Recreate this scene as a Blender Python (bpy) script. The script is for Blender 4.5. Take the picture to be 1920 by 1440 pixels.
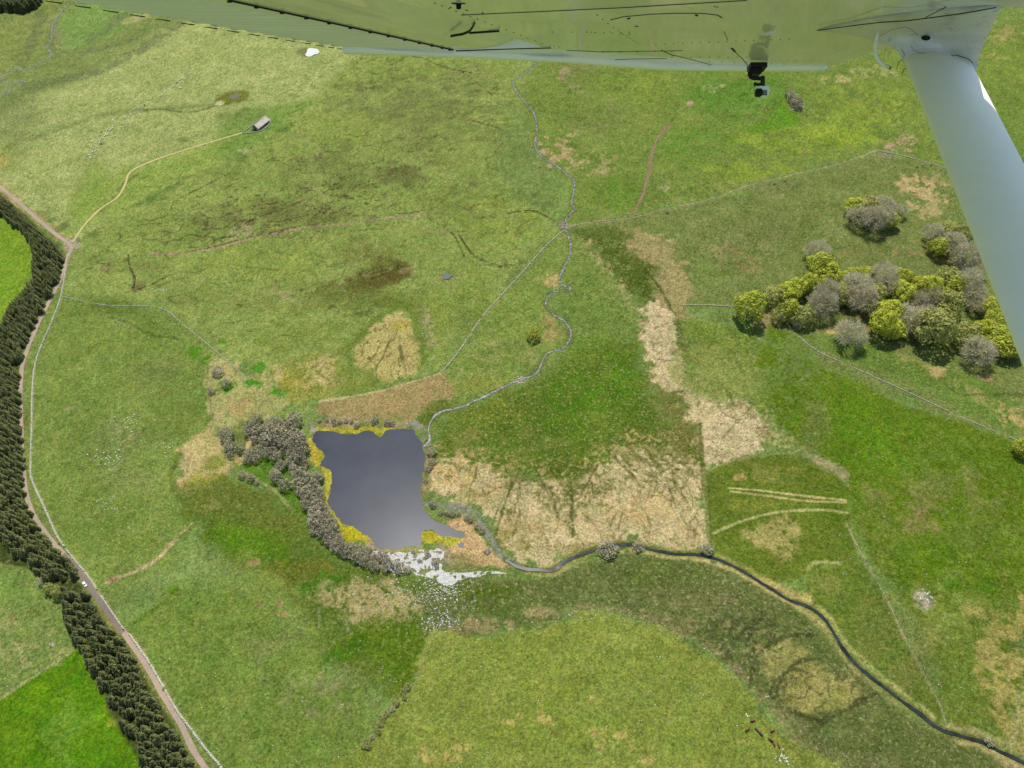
import bpy, math, random
import numpy as np
from mathutils import Vector, Matrix

# ------------------------------------------------------------------ camera, sky, sun, exposure
for o in list(bpy.data.objects):
    bpy.data.objects.remove(o)
scene = bpy.context.scene
COLL = scene.collection
FPX = 1442.0            # focal length in pixels of the 1920 px wide photograph
ALT = 480.0             # metres above the ground
DEP = math.radians(50)  # how far the camera looks down
cam_data = bpy.data.cameras.new('camera')
cam = bpy.data.objects.new('camera', cam_data)
COLL.objects.link(cam)
cam.location = (0, 0, ALT)
cam.rotation_euler = (math.pi/2 - DEP, 0, 0)
cam_data.sensor_width = 36.0
cam_data.lens = 36.0*FPX/1920.0
cam_data.clip_start = 0.05
cam_data.clip_end = 60000
scene.camera = cam
scene.render.resolution_x = 1024
scene.render.resolution_y = 768

SUN_DIR = Vector((-0.111, 0.446, 0.931)).normalized()   # towards the sun
sun_el = math.asin(SUN_DIR.z)
sun_az = math.atan2(SUN_DIR.x, SUN_DIR.y)
world = bpy.data.worlds.new('World')
scene.world = world
world.use_nodes = True
wn = world.node_tree
wn.nodes.clear()
sky = wn.nodes.new('ShaderNodeTexSky')
sky.sky_type = 'NISHITA'
sky.sun_disc = False
sky.sun_elevation = sun_el
sky.sun_rotation = sun_az
sky.altitude = 1200
sky.air_density = 1.0
sky.dust_density = 2.5
sky.ozone_density = 1.0
bg = wn.nodes.new('ShaderNodeBackground')
bg.inputs['Strength'].default_value = 0.13
wo = wn.nodes.new('ShaderNodeOutputWorld')
wn.links.new(sky.outputs[0], bg.inputs[0])
wn.links.new(bg.outputs[0], wo.inputs[0])
sun_data = bpy.data.lights.new('sun', 'SUN')
sun_data.energy = 3.6
sun_data.angle = math.radians(1.2)
sun_data.color = (1.0, 0.955, 0.88)
sun = bpy.data.objects.new('sun', sun_data)
COLL.objects.link(sun)
sun.rotation_euler = (-SUN_DIR).to_track_quat('-Z', 'Y').to_euler()
scene.view_settings.view_transform = 'Standard'
scene.view_settings.look = 'None'
scene.view_settings.exposure = 0.77
scene.view_settings.gamma = 1.0
scene.view_settings.use_curve_mapping = False

ALB = 0.46              # photo tone -> real base colour
rng = np.random.default_rng(7)
random.seed(7)

# ------------------------------------------------------------------ helpers
def lin(c):
    c = np.asarray(c, dtype=float)/255.0
    return np.where(c <= 0.04045, c/12.92, ((c+0.055)/1.055)**2.4)

def alb(c):
    return lin(c)*ALB

_tabs = {}
def vnoise(x, y, wl, seed):
    t = _tabs.get(seed)
    if t is None:
        t = np.random.default_rng(1000+seed).random((256, 256)).astype(np.float32)
        _tabs[seed] = t
    u = np.asarray(x, dtype=np.float64)/wl + 37.3*seed
    v = np.asarray(y, dtype=np.float64)/wl + 91.7*seed
    iu = np.floor(u).astype(np.int64); iv = np.floor(v).astype(np.int64)
    fu = u-iu; fv = v-iv
    fu = fu*fu*(3-2*fu); fv = fv*fv*(3-2*fv)
    a = t[iu & 255, iv & 255]; b = t[(iu+1) & 255, iv & 255]
    c = t[iu & 255, (iv+1) & 255]; d = t[(iu+1) & 255, (iv+1) & 255]
    return (a*(1-fu)+b*fu)*(1-fv)+(c*(1-fu)+d*fu)*fv      # 0..1

def fbm(x, y, wl, octv=4, seed=0, gain=0.55):
    s = 0; a = 1.0; tot = 0
    for i in range(octv):
        s = s + a*(vnoise(x, y, wl, seed*7+i)-0.5)*2
        tot += a; a *= gain; wl *= 0.47
    return s/tot*1.6       # about -1..1

def sstep(a, b, x):
    t = np.clip((x-a)/(b-a), 0, 1)
    return t*t*(3-2*t)

CD, SD = math.cos(DEP), math.sin(DEP)
def ray(px, py):
    a = (px-960.0)/FPX; v = (py-720.0)/FPX
    return np.array((a, CD - v*SD, -SD - v*CD))

def flat_at(px, py, z=0.0):
    d = ray(px, py)
    t = (ALT-z)/(-d[2])
    return d[0]*t, d[1]*t

def mpp(px, py):
    """metres across one photo pixel at that ground point"""
    d = ray(px, py)
    return (ALT/(-d[2]))/FPX

# gentle relief: (pixel it centres on, radius x, radius y, height)
_b = [((1080, 1340), 85, 70, 7), ((1870, 1230), 70, 90, 8), ((220, 800), 90, 90, 4), ((690, 470), 75, 75, 6),
      ((700, 270), 170, 130, 9), ((1500, 130), 150, 130, 9), ((330, 170), 170, 170, 8), ((1750, 950), 90, 70, 4),
      ((480, 1330), 80, 60, 4), ((1300, 300), 100, 90, 5), ((80, 1380), 70, 60, 3), ((1650, 420), 100, 80, 5)]
BUMPS = [(flat_at(*p), rx, ry, h) for p, rx, ry, h in _b]
LAKE_C = flat_at(705, 915)
def height(x, y):
    x = np.asarray(x, dtype=float); y = np.asarray(y, dtype=float)
    h = np.zeros_like(x)
    for (cx, cy), rx, ry, a in BUMPS:
        h = h + a*np.exp(-(((x-cx)/rx)**2+((y-cy)/ry)**2))
    h = h + 2.2*fbm(x, y, 120, 2, 3) + 0.42*fbm(x, y, 17, 3, 5)
    d2 = ((x-LAKE_C[0])/165)**2+((y-LAKE_C[1])/185)**2
    return h*(1-np.exp(-d2*d2*1.2))

def at(px, py, up=0.0):
    """point over the ground (up metres above it) seen at that photo pixel"""
    z = 0.0
    for i in range(4):
        x, y = flat_at(px, py, z+up)
        z = float(height(x, y))
    return np.array((x, y, z))

def atxy(px, py):
    p = at(px, py)
    return p[0], p[1]

def catmull(pts, n=4, closed=False):
    P = np.asarray(pts, dtype=float)
    m = len(P); out = []
    rngi = range(m) if closed else range(m-1)
    for i in rngi:
        if closed:
            p0, p1, p2, p3 = P[i-1], P[i], P[(i+1) % m], P[(i+2) % m]
        else:
            p0 = P[max(i-1, 0)]; p1 = P[i]; p2 = P[i+1]; p3 = P[min(i+2, m-1)]
        for k in range(n):
            t = k/n
            out.append(0.5*((2*p1)+(-p0+p2)*t+(2*p0-5*p1+4*p2-p3)*t*t+(-p0+3*p1-3*p2+p3)*t**3))
    if not closed:
        out.append(P[-1])
    return np.array(out)

def tag(o, label=None, cat=None, group=None, kind=None):
    if label: o['label'] = label
    if cat: o['category'] = cat
    if group: o['group'] = group
    if kind: o['kind'] = kind
    return o

def empty(name, loc, rotz=0.0, scale=1.0):
    o = bpy.data.objects.new(name, None)
    COLL.objects.link(o)
    o.location = loc; o.rotation_euler = (0, 0, rotz)
    o.scale = (scale,)*3 if not hasattr(scale, '__len__') else scale
    o.empty_display_size = 0.5
    return o

def make_mesh(name, V, F, mat=None, smooth=False):
    me = bpy.data.meshes.new(name)
    V = np.asarray(V, dtype=np.float32)
    F = np.asarray(F) if not isinstance(F, list) else F
    if isinstance(F, np.ndarray) and F.ndim == 2:
        k = F.shape[1]
        me.vertices.add(len(V)); me.vertices.foreach_set('co', V.ravel())
        me.loops.add(F.size); me.loops.foreach_set('vertex_index', F.astype(np.int32).ravel())
        me.polygons.add(len(F))
        me.polygons.foreach_set('loop_start', np.arange(0, F.size, k, dtype=np.int32))
        me.polygons.foreach_set('loop_total', np.full(len(F), k, dtype=np.int32))
        me.update(calc_edges=True)
    else:
        me.from_pydata([tuple(map(float, v)) for v in V], [], [tuple(int(i) for i in f) for f in F])
    if smooth:
        me.polygons.foreach_set('use_smooth', np.ones(len(me.polygons), dtype=bool))
    if mat: me.materials.append(mat)
    me.update()
    return me

def link(name, me, parent=None, loc=(0, 0, 0)):
    o = bpy.data.objects.new(name, me)
    COLL.objects.link(o)
    o.parent = parent
    o.location = loc
    return o

class MB:
    """collects shapes for one mesh object"""
    def __init__(s): s.V = []; s.F = []
    def add(s, V, F):
        b = len(s.V)
        s.V += [tuple(map(float, v)) for v in V]
        s.F += [tuple(int(i)+b for i in f) for f in F]
        return s
    def box(s, c, d, R=None):
        c = np.asarray(c, float); h = np.asarray(d, float)/2
        V = np.array([(x, y, z) for x in (-1, 1) for y in (-1, 1) for z in (-1, 1)])*h
        if R is not None: V = V @ np.asarray(R).T
        return s.add(V+c, [(0, 1, 3, 2), (4, 6, 7, 5), (0, 4, 5, 1), (2, 3, 7, 6), (0, 2, 6, 4), (1, 5, 7, 3)])
    def loft(s, rings, cap=True):
        n = len(rings[0]); b = 0; V = []; F = []
        for r in rings: V += list(r)
        for i in range(len(rings)-1):
            for j in range(n):
                k = (j+1) % n
                F.append((i*n+j, i*n+k, (i+1)*n+k, (i+1)*n+j))
        if cap:
            F.append(tuple(range(n-1, -1, -1))); F.append(tuple((len(rings)-1)*n+j for j in range(n)))
        return s.add(V, F)
    def tube(s, pts, r, n=6, cap=True):
        pts = [np.asarray(p, float) for p in pts]
        rr = r if hasattr(r, '__len__') else [r]*len(pts)
        rings = []
        up = np.array((0.13, 0.21, 0.97))
        for i, p in enumerate(pts):
            t = pts[min(i+1, len(pts)-1)]-pts[max(i-1, 0)]
            t = t/(np.linalg.norm(t)+1e-9)
            a = np.cross(t, up)
            if np.linalg.norm(a) < 1e-3: a = np.cross(t, (1, 0, 0))
            a /= np.linalg.norm(a); b = np.cross(t, a)
            rings.append([p+rr[i]*(math.cos(2*math.pi*k/n)*a+math.sin(2*math.pi*k/n)*b) for k in range(n)])
        return s.loft(rings, cap)
    def build(s, name, mat, parent=None, smooth=False, origin=None):
        V = np.array(s.V)
        if origin is not None: V = V-np.asarray(origin)
        me = make_mesh(name, V, s.F, mat, smooth)
        return link(name, me, parent)

# ------------------------------------------------------------------ materials
def new_mat(name):
    m = bpy.data.materials.new(name)
    m.use_nodes = True
    nt = m.node_tree
    return m, nt, nt.nodes['Principled BSDF']

def N(nt, t, **kw):
    n = nt.nodes.new(t)
    for k, v in kw.items(): setattr(n, k, v)
    return n

def noise_node(nt, scale, detail=3, rough=0.55, coord='Object', vec=None):
    n = N(nt, 'ShaderNodeTexNoise')
    n.inputs['Scale'].default_value = scale
    n.inputs['Detail'].default_value = detail
    n.inputs['Roughness'].default_value = rough
    if vec is None:
        tc = N(nt, 'ShaderNodeTexCoord'); vec = tc.outputs[coord]
    nt.links.new(vec, n.inputs['Vector'])
    return n

def ramp(nt, src, stops):
    r = N(nt, 'ShaderNodeValToRGB')
    e = r.color_ramp.elements
    while len(e) < len(stops): e.new(0.5)
    for el, (p, c) in zip(e, stops):
        el.position = p; el.color = (*c, 1)
    nt.links.new(src, r.inputs['Fac'])
    return r

def mixc(nt, fac, a, b, mode='MIX'):
    m = N(nt, 'ShaderNodeMix', data_type='RGBA', blend_type=mode)
    for sock, v in ((m.inputs[0], fac), (m.inputs[6], a), (m.inputs[7], b)):
        if hasattr(v, 'is_linked'): nt.links.new(v, sock)
        elif hasattr(v, '__len__'): sock.default_value = (*v[:3], 1)
        else: sock.default_value = v
    return m.outputs[2]

def mathn(nt, op, a, b=0.0, clamp=False):
    m = N(nt, 'ShaderNodeMath', operation=op, use_clamp=clamp)
    for sock, v in ((m.inputs[0], a), (m.inputs[1], b)):
        if hasattr(v, 'is_linked'): nt.links.new(v, sock)
        else: sock.default_value = v
    return m.outputs[0]

def maprange(nt, v, a, b, c=0.0, d=1.0):
    m = N(nt, 'ShaderNodeMapRange')
    nt.links.new(v, m.inputs[0])
    for i, x in enumerate((a, b, c, d)): m.inputs[i+1].default_value = x
    return m.outputs[0]

def simple_mat(name, c, rough=0.85, var=0.25, scale=2.0, bump=0.0, spec=0.3, metallic=0.0, coat=0.0):
    m, nt, b = new_mat(name)
    n = noise_node(nt, scale, 4)
    c = np.asarray(c)
    r = ramp(nt, n.outputs['Fac'], [(0.3, tuple(c*(1-var))), (0.7, tuple(np.clip(c*(1+var), 0, 1)))])
    nt.links.new(r.outputs[0], b.inputs['Base Color'])
    b.inputs['Roughness'].default_value = rough
    b.inputs['Specular IOR Level'].default_value = spec
    b.inputs['Metallic'].default_value = metallic
    b.inputs['Coat Weight'].default_value = coat
    if bump:
        bn = N(nt, 'ShaderNodeBump'); bn.inputs['Strength'].default_value = bump
        nt.links.new(n.outputs['Fac'], bn.inputs['Height'])
        nt.links.new(bn.outputs[0], b.inputs['Normal'])
    return m

def foliage_mat(name, c1, c2, trans=0.25, scale=0.35, rnd=0.25):
    """c1..c2: the range of leaf colours from clump to clump and tree to tree"""
    m, nt, b = new_mat(name)
    n = noise_node(nt, scale, 3)
    oi = N(nt, 'ShaderNodeObjectInfo')
    f = maprange(nt, n.outputs['Fac'], 0.33, 0.67)
    f2 = mathn(nt, 'ADD', mathn(nt, 'MULTIPLY', f, 0.7), mathn(nt, 'MULTIPLY', oi.outputs['Random'], 0.3))
    col = mixc(nt, f2, c1, c2)
    fine = noise_node(nt, 9.0, 2)
    v = maprange(nt, fine.outputs['Fac'], 0.3, 0.7, 1-rnd, 1+rnd)
    hs = N(nt, 'ShaderNodeHueSaturation')
    nt.links.new(col, hs.inputs['Color']); nt.links.new(v, hs.inputs['Value'])
    nt.links.new(hs.outputs[0], b.inputs['Base Color'])
    b.inputs['Roughness'].default_value = 0.75
    b.inputs['Specular IOR Level'].default_value = 0.2
    if trans:
        tr = N(nt, 'ShaderNodeBsdfTranslucent')
        nt.links.new(hs.outputs[0], tr.inputs['Color'])
        mx = N(nt, 'ShaderNodeMixShader'); mx.inputs[0].default_value = trans
        out = nt.nodes['Material Output']
        nt.links.new(b.outputs[0], mx.inputs[1]); nt.links.new(tr.outputs[0], mx.inputs[2])
        nt.links.new(mx.outputs[0], out.inputs['Surface'])
    return m
# ------------------------------------------------------------------ water courses and lake outlines (photo pixels)
LAKE = [(583,826),(591,810),(612,808),(643,813),(670,814),(685,809),(699,808),(711,819),(731,805),(750,805),(774,806),(783,822),
 (791,831),(797,855),(795,874),(791,901),(789,929),(795,953),(808,969),(820,981),(838,984),(857,993),(872,998),(866,1008),(841,1004),
 (829,1007),(817,998),(802,994),(789,999),(788,1017),(786,1030),(774,1023),(759,1028),(740,1030),(707,1028),(699,1017),(695,1007),
 (679,999),(661,987),(640,982),(634,969),(618,950),(615,944),(618,923),(623,895),(615,877),(601,871),(608,855),(603,845),(591,833)]
STREAM_N = [(1000,108),(999,125),(965,150),(962,158),(975,180),(1000,210),(1005,230),(1007,250),(1003,275),(1018,295),(1045,312),(1060,325),
 (1077,340),(1075,365),(1072,385),(1078,392),(1065,405),(1058,420),(1056,427),(1065,440),(1070,460),(1068,480),(1055,505),(1050,520),
 (1052,533),(1068,538),(1065,545),(1040,547),(1025,560),(1025,575),(1040,592),(1055,600),(1068,615),(1070,630),(1062,648),(1050,655),
 (1025,663),(1015,685),(1005,700),(985,710),(965,717),(955,720),(925,735),(890,752),(860,765),(840,768),(820,775),(808,790),(803,805),
 (805,815),(803,828),(794,838)]
RIVER = [(948,1050),(980,1065),(1020,1070),(1040,1068),(1060,1052),(1090,1040),(1120,1030),(1160,1022),(1190,1022),(1220,1030),(1260,1037),
 (1310,1040),(1350,1050),(1400,1075),(1440,1100),(1480,1125),(1510,1135),(1540,1155),(1560,1180),(1580,1215),(1610,1250),(1640,1275),
 (1680,1305),(1720,1335),(1760,1365),(1800,1380),(1840,1390),(1880,1410),(1920,1430),(1990,1470)]
FAR_STREAM = [(130,4),(115,20),(108,30),(100,42),(97,60),(97,72),(88,86),(96,101),(85,112),(45,131),(38,128),(25,127),(10,137),(5,147),
 (10,155),(35,152),(47,152),(40,157),(20,165),(15,175),(0,180),(-30,190)]
ROAD = [(-40,318),(0,350),(30,375),(70,410),(105,440),(133,460),(128,480),(115,520),(100,550),(75,600),(55,645),(42,685),(38,740),(40,800),
 (42,860),(48,920),(60,960),(85,1000),(110,1030),(140,1062),(165,1095),(190,1130),(215,1165),(235,1190),(260,1225),(285,1265),(310,1310),
 (340,1360),(365,1410),(385,1440),(430,1510)]
TRACK = [(135,455),(160,420),(190,390),(220,370),(235,345),(245,322),(290,300),(350,280),(400,265),(440,253),(458,248)]
lake_xy = np.array([atxy(*p) for p in catmull(LAKE, 3, True)])
_w = np.stack([fbm(lake_xy[:,0], lake_xy[:,1], 7, 3, 51), fbm(lake_xy[:,0], lake_xy[:,1], 7, 3, 52)], 1)
lake_xy = lake_xy + _w*0.9
_s = np.concatenate([lake_xy, lake_xy[:1]]); _l = np.concatenate([[0], np.cumsum(np.linalg.norm(np.diff(_s, axis=0), axis=1))]); _t = np.arange(0, _l[-1], 0.8)
lake_xy = np.stack([np.interp(_t, _l, _s[:, 0]), np.interp(_t, _l, _s[:, 1])], 1)
lake_xy = lake_xy + np.stack([fbm(lake_xy[:, 0], lake_xy[:, 1], 3.2, 3, 53), fbm(lake_xy[:, 0], lake_xy[:, 1], 3.2, 3, 54)], 1)*0.75
def line_xy(pts, n=5): return np.array([atxy(*p) for p in catmull(pts, n)])
river_xy = line_xy(RIVER); stream_xy = line_xy(STREAM_N); far_xy = line_xy(FAR_STREAM); road_xy = line_xy(ROAD); track_xy = line_xy(TRACK)

# ------------------------------------------------------------------ ground grid: one sheet, dense near, coarse to the horizon
def row_y(v): return ALT*(CD - v*SD)/(SD + v*CD)
vv = np.linspace(0.56, -0.62, 820)
Yd = np.array([row_y(v) for v in vv])
Y = np.concatenate([[-9000, -3000, -900, -250, -60], Yd, [2100, 2900, 4500, 8000, 16000, 30000]])
Sd = np.linspace(-0.74, 0.74, 1040)
S = np.concatenate([[-14, -6, -2.6, -1.4, -0.95], Sd, [0.95, 1.4, 2.6, 6, 14]])
depth = np.maximum(ALT*SD + Y*CD, 380.0)
GX = S[None, :]*depth[:, None]
GY = np.repeat(Y[:, None], len(S), 1)
NR, NC = GX.shape
gx = GX.ravel(); gy = GY.ravel()
gz = height(gx, gy)

def seg_dist(x, y, P, closed=False):
    d = np.full(x.shape, 1e9)
    m = len(P)
    for i in range(m if closed else m-1):
        ax, ay = P[i]; bx, by = P[(i+1) % m]
        dx, dy = bx-ax, by-ay
        L = dx*dx+dy*dy+1e-9
        t = np.clip(((x-ax)*dx+(y-ay)*dy)/L, 0, 1)
        ex = x-ax-t*dx; ey = y-ay-t*dy
        np.minimum(d, ex*ex+ey*ey, out=d)
    return np.sqrt(d)

def inside(x, y, P):
    c = np.zeros(x.shape, bool); m = len(P)
    for i in range(m):
        ax, ay = P[i]; bx, by = P[(i+1) % m]
        if ay == by: continue
        k = ((ay > y) != (by > y)) & (x < (bx-ax)*(y-ay)/(by-ay)+ax)
        c ^= k
    return c

def sub(P, pad):
    x0, y0 = P.min(0)-pad; x1, y1 = P.max(0)+pad
    return np.nonzero((gx > x0) & (gx < x1) & (gy > y0) & (gy < y1))[0]

NZ = {wl: fbm(gx, gy, wl, 4, int(wl) % 29+4) for wl in (3, 8, 20, 55)}
WN = {wl: fbm(gx, gy, wl, 4, int(wl) % 29+60) for wl in (3, 8, 20, 55)}
NZ2 = fbm(gx, gy, 2.2, 2, 90)
COL = np.tile(alb((122, 143, 72)), (len(gx), 1))
TUFT = np.full(len(gx), 0.35)

def apply(idx, m, rgb, tuft=None):
    r_, g_, b_ = rgb; s_ = max(0, g_-r_)
    k_ = 0.07 if s_ < 25 else 0.13
    c = alb((r_+k_*s_, g_-k_*s_, b_-3))
    COL[idx] = COL[idx]*(1-m[:, None]) + c*m[:, None]
    if tuft is not None: TUFT[idx] = TUFT[idx]*(1-m)+tuft*m

def paint(pts, rgb, a=1.0, soft=3.0, rag=5.0, wl=20, tuft=None, mott=0.0, mwl=8, smooth=True, smul=None):
    P = np.array([atxy(*p) for p in (catmull(pts, 3, True) if smooth else pts)])
    idx = sub(P, soft+rag*1.6)
    if not len(idx): return
    x, y = gx[idx], gy[idx]
    sd = seg_dist(x, y, P, True)
    sd = np.where(inside(x, y, P), sd, -sd)
    sd = sd + rag*1.25*NZ[wl][idx] + 0.7*rag*WN[8][idx] + 0.4*rag*NZ[3][idx]
    m = sstep(-soft, soft, sd)*a
    if mott: m = m*sstep(-mott, 0.55-mott, WN[mwl][idx]+0.45*NZ2[idx])
    apply(idx, m, rgb, tuft)

def blob(px, py, rx, ry, rgb, a=1.0, rag=0.4, tuft=None, mott=0.0, mwl=8, soft=0.5, rot=0.0, wl=8):
    cs, sn = math.cos(math.radians(rot)), math.sin(math.radians(rot))
    pts = []
    for k in range(10):
        t = 2*math.pi*k/10
        ux, uy = rx*math.cos(t), ry*math.sin(t)
        pts.append((px+ux*cs-uy*sn, py+ux*sn+uy*cs))
    s = min(rx, ry)*mpp(px, py)
    paint(pts, rgb, a, soft*s, rag*s, wl, tuft, mott, mwl)

def stroke(pts, w, rgb, a=1.0, soft=0.6, rag=0.4, wl=8, tuft=None, mott=0.0, mwl=8, n=4, fade=False):
    """w: full width in metres"""
    P = np.array([atxy(*p) for p in catmull(pts, n)])
    idx = sub(P, w+soft+rag*2)
    if not len(idx): return
    x, y = gx[idx], gy[idx]
    d = seg_dist(x, y, P)
    m = sstep(-soft, soft, w/2-d+rag*NZ[wl][idx])*a
    if mott: m = m*sstep(-mott, 0.55-mott, WN[mwl][idx]+0.45*NZ2[idx])
    apply(idx, m, rgb, tuft)

def grow(px, py, ang, L, rgb, w, a, levels=3, spread=0.5, seed=0):
    """a branching drain pattern of thin dark lines, as the bog fans show"""
    r = random.Random(seed)
    def go(x, y, th, L, w, lev):
        pts = [(x, y)]
        for k in range(5):
            th += r.uniform(-0.28, 0.28)
            x += math.cos(th)*L/5; y += math.sin(th)*L/5
            pts.append((x, y))
            if lev and r.random() < 0.45:
                go(x, y, th+r.choice((-1, 1))*r.uniform(0.3, 0.3+spread), L*r.uniform(0.45, 0.7), w*0.75, lev-1)
        stroke(pts, w, rgb, a, 0.7, 0.5, n=2)
    go(px, py, math.radians(ang), L, w, levels)

def cracks(pts, rgb, a, wl, width, seed, sx=1.0, sy=1.0, patch=0.3, soft=6.0, ang=0.0):
    """a network of thin winding lines (drains, peat cracks, animal tracks) inside an outline"""
    P = np.array([atxy(*p) for p in catmull(pts, 3, True)])
    idx = sub(P, soft)
    x, y = gx[idx], gy[idx]
    sd = seg_dist(x, y, P, True); sd = np.where(inside(x, y, P), sd, -sd)+4*NZ[8][idx]
    c_, s_ = math.cos(ang), math.sin(ang)
    u, v = (x*c_+y*s_)*sx, (-x*s_+y*c_)*sy
    nn = fbm(u, v, wl, 3, seed)
    m = (1-sstep(width*0.4, width, np.abs(nn)))*sstep(-soft, soft, sd)*a
    m = m*sstep(-patch-0.15, -patch+0.25, fbm(x, y, wl*1.7, 2, seed+1))
    apply(idx, m, rgb)

# ---- broad natural mottling
n = NZ[55]
COL *= (1+0.10*n+0.07*WN[20]+0.05*NZ[8])[:, None]
idx = np.arange(len(gx))
apply(idx, 0.22*sstep(0.1, 0.9, WN[55]), (140, 136, 80))
apply(idx, 0.45*sstep(0.15, 0.9, -WN[55]), (118, 152, 62))

# ---- upper left: pasture with haze paled into its colour, far valley
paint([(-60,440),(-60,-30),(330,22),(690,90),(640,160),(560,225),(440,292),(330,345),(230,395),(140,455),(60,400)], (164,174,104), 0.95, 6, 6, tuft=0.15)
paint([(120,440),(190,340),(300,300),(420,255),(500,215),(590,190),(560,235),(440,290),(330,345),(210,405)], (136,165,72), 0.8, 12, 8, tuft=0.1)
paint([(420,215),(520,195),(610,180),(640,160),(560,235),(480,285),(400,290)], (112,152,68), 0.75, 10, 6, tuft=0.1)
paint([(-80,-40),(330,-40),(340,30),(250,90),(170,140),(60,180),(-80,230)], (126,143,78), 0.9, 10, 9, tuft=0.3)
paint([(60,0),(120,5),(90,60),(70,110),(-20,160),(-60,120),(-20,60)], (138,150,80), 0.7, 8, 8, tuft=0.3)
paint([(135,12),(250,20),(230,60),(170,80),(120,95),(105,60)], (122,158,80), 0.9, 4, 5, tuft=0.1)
for pts, w in (([(330,45),(290,75),(240,105),(190,130),(120,150),(60,165)], 22), ([(235,25),(200,55),(170,75)], 16), ([(75,30),(60,80),(35,115)], 18),
               ([(110,100),(170,95),(230,80),(300,62)], 12), ([(100,40),(98,90),(110,105)], 12)):
    stroke(pts, w, (105,118,78), 0.75, 5, 7, tuft=0.5, mott=0.5)
blob(255,35,30,6,(176,166,110),0.7,0.6,rot=-15)
blob(110,70,12,18,(140,144,95),0.7)
stroke([(75,255),(130,235),(200,215),(270,205),(330,203),(400,195)], 9, (112,130,72), 0.7, 5, 3, mott=0.7)
stroke([(270,207),(300,205),(360,210),(410,196)], 2.6, (84,96,56), 0.8, 1.2, 1.0)
blob(432,184,36,13,(112,112,55),0.9,0.4,rot=-16); blob(436,182,24,8,(120,124,48),0.9,rot=-14)
blob(411,194,9,4,(196,196,140),0.9,rot=-8); blob(443,180,4,2,(180,185,120),0.8)
blob(345,262,10,6,(112,134,78),0.8)
blob(575,98,20,9,(120,124,82),0.9,0.3)
stroke([(690,90),(600,195),(520,250),(430,297),(330,345)], 2.0, (92,108,58), 0.75, 1.4, 1.0, mott=0.9)
stroke([(400,312),(340,345),(300,362),(230,400),(150,455)], 2.0, (110,128,62), 0.6, 1.4, 1.0, mott=0.7)
stroke([(260,325),(225,352),(218,368),(180,398)], 3.5, (92,104,52), 0.6, 2, 1.5)
stroke([(90,250),(230,85)], 3, (150,160,95), 0.25, 2, 1)
blob(25,225,50,60,(122,136,82),0.6,0.6); blob(5,295,40,30,(140,150,80),0.7)
blob(0,300,12,16,(176,160,90),0.7)
paint([(120,445),(170,380),(200,340),(180,300),(150,330),(130,390)], (118,156,62), 0.6, 8, 6)
blob(460,283,14,3,(176,184,140),0.7,0.8,mott=0.7,mwl=3)

# ---- centre left moor: olive with brown, dark peat cracks
paint([(690,95),(1000,112),(960,200),(930,330),(1050,430),(960,520),(830,690),(600,752),(470,700),(300,575),(120,545),(140,465),(240,400),(430,300),(560,225)],
      (140,158,80), 0.9, 8, 8, tuft=0.4)
for b in ((760,200,120,50,(116,124,72),0.7),(640,330,120,40,(112,122,66),0.65),(820,260,90,60,(122,132,70),0.6),(560,400,110,34,(110,110,62),0.65),(430,410,70,26,(112,108,66),0.6),
          (700,480,90,20,(118,118,58),0.6),(860,380,80,34,(118,132,62),0.5),(880,150,50,30,(120,128,72),0.6),(300,440,90,24,(120,140,66),0.6),(560,560,90,34,(112,122,58),0.55),
          (400,560,80,24,(124,132,72),0.5),(650,240,70,30,(138,155,72),0.6),(480,490,120,26,(136,154,66),0.6),(930,420,80,40,(132,152,62),0.6),(740,330,70,24,(96,106,60),0.45),
          (880,560,50,50,(112,138,54),0.6),(560,630,80,30,(118,136,58),0.6),(800,600,40,60,(126,142,60),0.6),(960,620,60,50,(122,140,62),0.5)):
    blob(*b[:4], b[4], b[5], 0.7, mott=0.55, mwl=20, tuft=0.5)
for b in ((720,510,46,22,(96,84,44),0.85),(690,525,50,14,(104,90,48),0.75),(630,545,46,14,(104,104,50),0.7),(690,575,50,20,(92,108,46),0.7),(760,330,30,10,(110,100,60),0.6),
          (590,345,40,8,(96,94,56),0.5),(250,500,60,10,(126,116,74),0.6),(270,535,26,7,(110,92,66),0.7)):
    blob(*b[:4], b[4], b[5], 0.5, mott=0.35, mwl=8, tuft=0.4)
for pts, w in (([(380,430),(440,425),(490,405),(520,395),(570,375),(640,350),(700,345)], 1.3), ([(420,440),(470,420),(540,412),(600,395)], 1.3), ([(430,400),(480,385),(520,380),(560,362),(620,350)], 1.1),
               ([(400,455),(410,447),(440,442)], 1.6), ([(240,478),(243,500),(252,520),(250,540)], 1.7), ([(255,545),(280,535),(310,520)], 2.0), ([(620,380),(660,370),(720,365)], 1.2),
               ([(760,105),(790,108),(830,125),(900,140)], 1.3), ([(860,130),(900,160),(925,180)], 1.2), ([(690,405),(760,400),(810,392)], 1.4), ([(950,400),(1000,395),(1040,415)], 1.5),
               ([(820,420),(850,440),(870,480)], 1.2), ([(340,370),(390,345),(430,325)], 1.2), ([(880,225),(920,235),(945,245)], 1.4), ([(810,200),(822,198)], 1.4), ([(860,440),(890,480),(940,500)], 1.6)):
    stroke(pts, w*1.15, (66,56,38), 0.95, 0.4, 0.6, mott=0.75, mwl=8)
stroke([(280,477),(340,474),(400,465),(450,452),(500,442),(550,430),(600,424),(660,418),(720,410),(800,400)], 2.6, (170,140,116), 0.95, 0.7, 0.7, mott=1.1)
stroke([(330,476),(400,463),(450,449),(500,438),(550,426),(600,419)], 1.5, (84,64,50), 0.85, 0.5, 0.6, mott=0.8)
blob(450,432,26,10,(178,168,126),0.6,0.8,mott=0.3,mwl=3)
for k in range(9):
    x = 470+k*17; stroke([(x-8,446),(x,441),(x+8,432)], 1.0, (92,76,58), 0.6, 0.4, 0.6)
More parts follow.
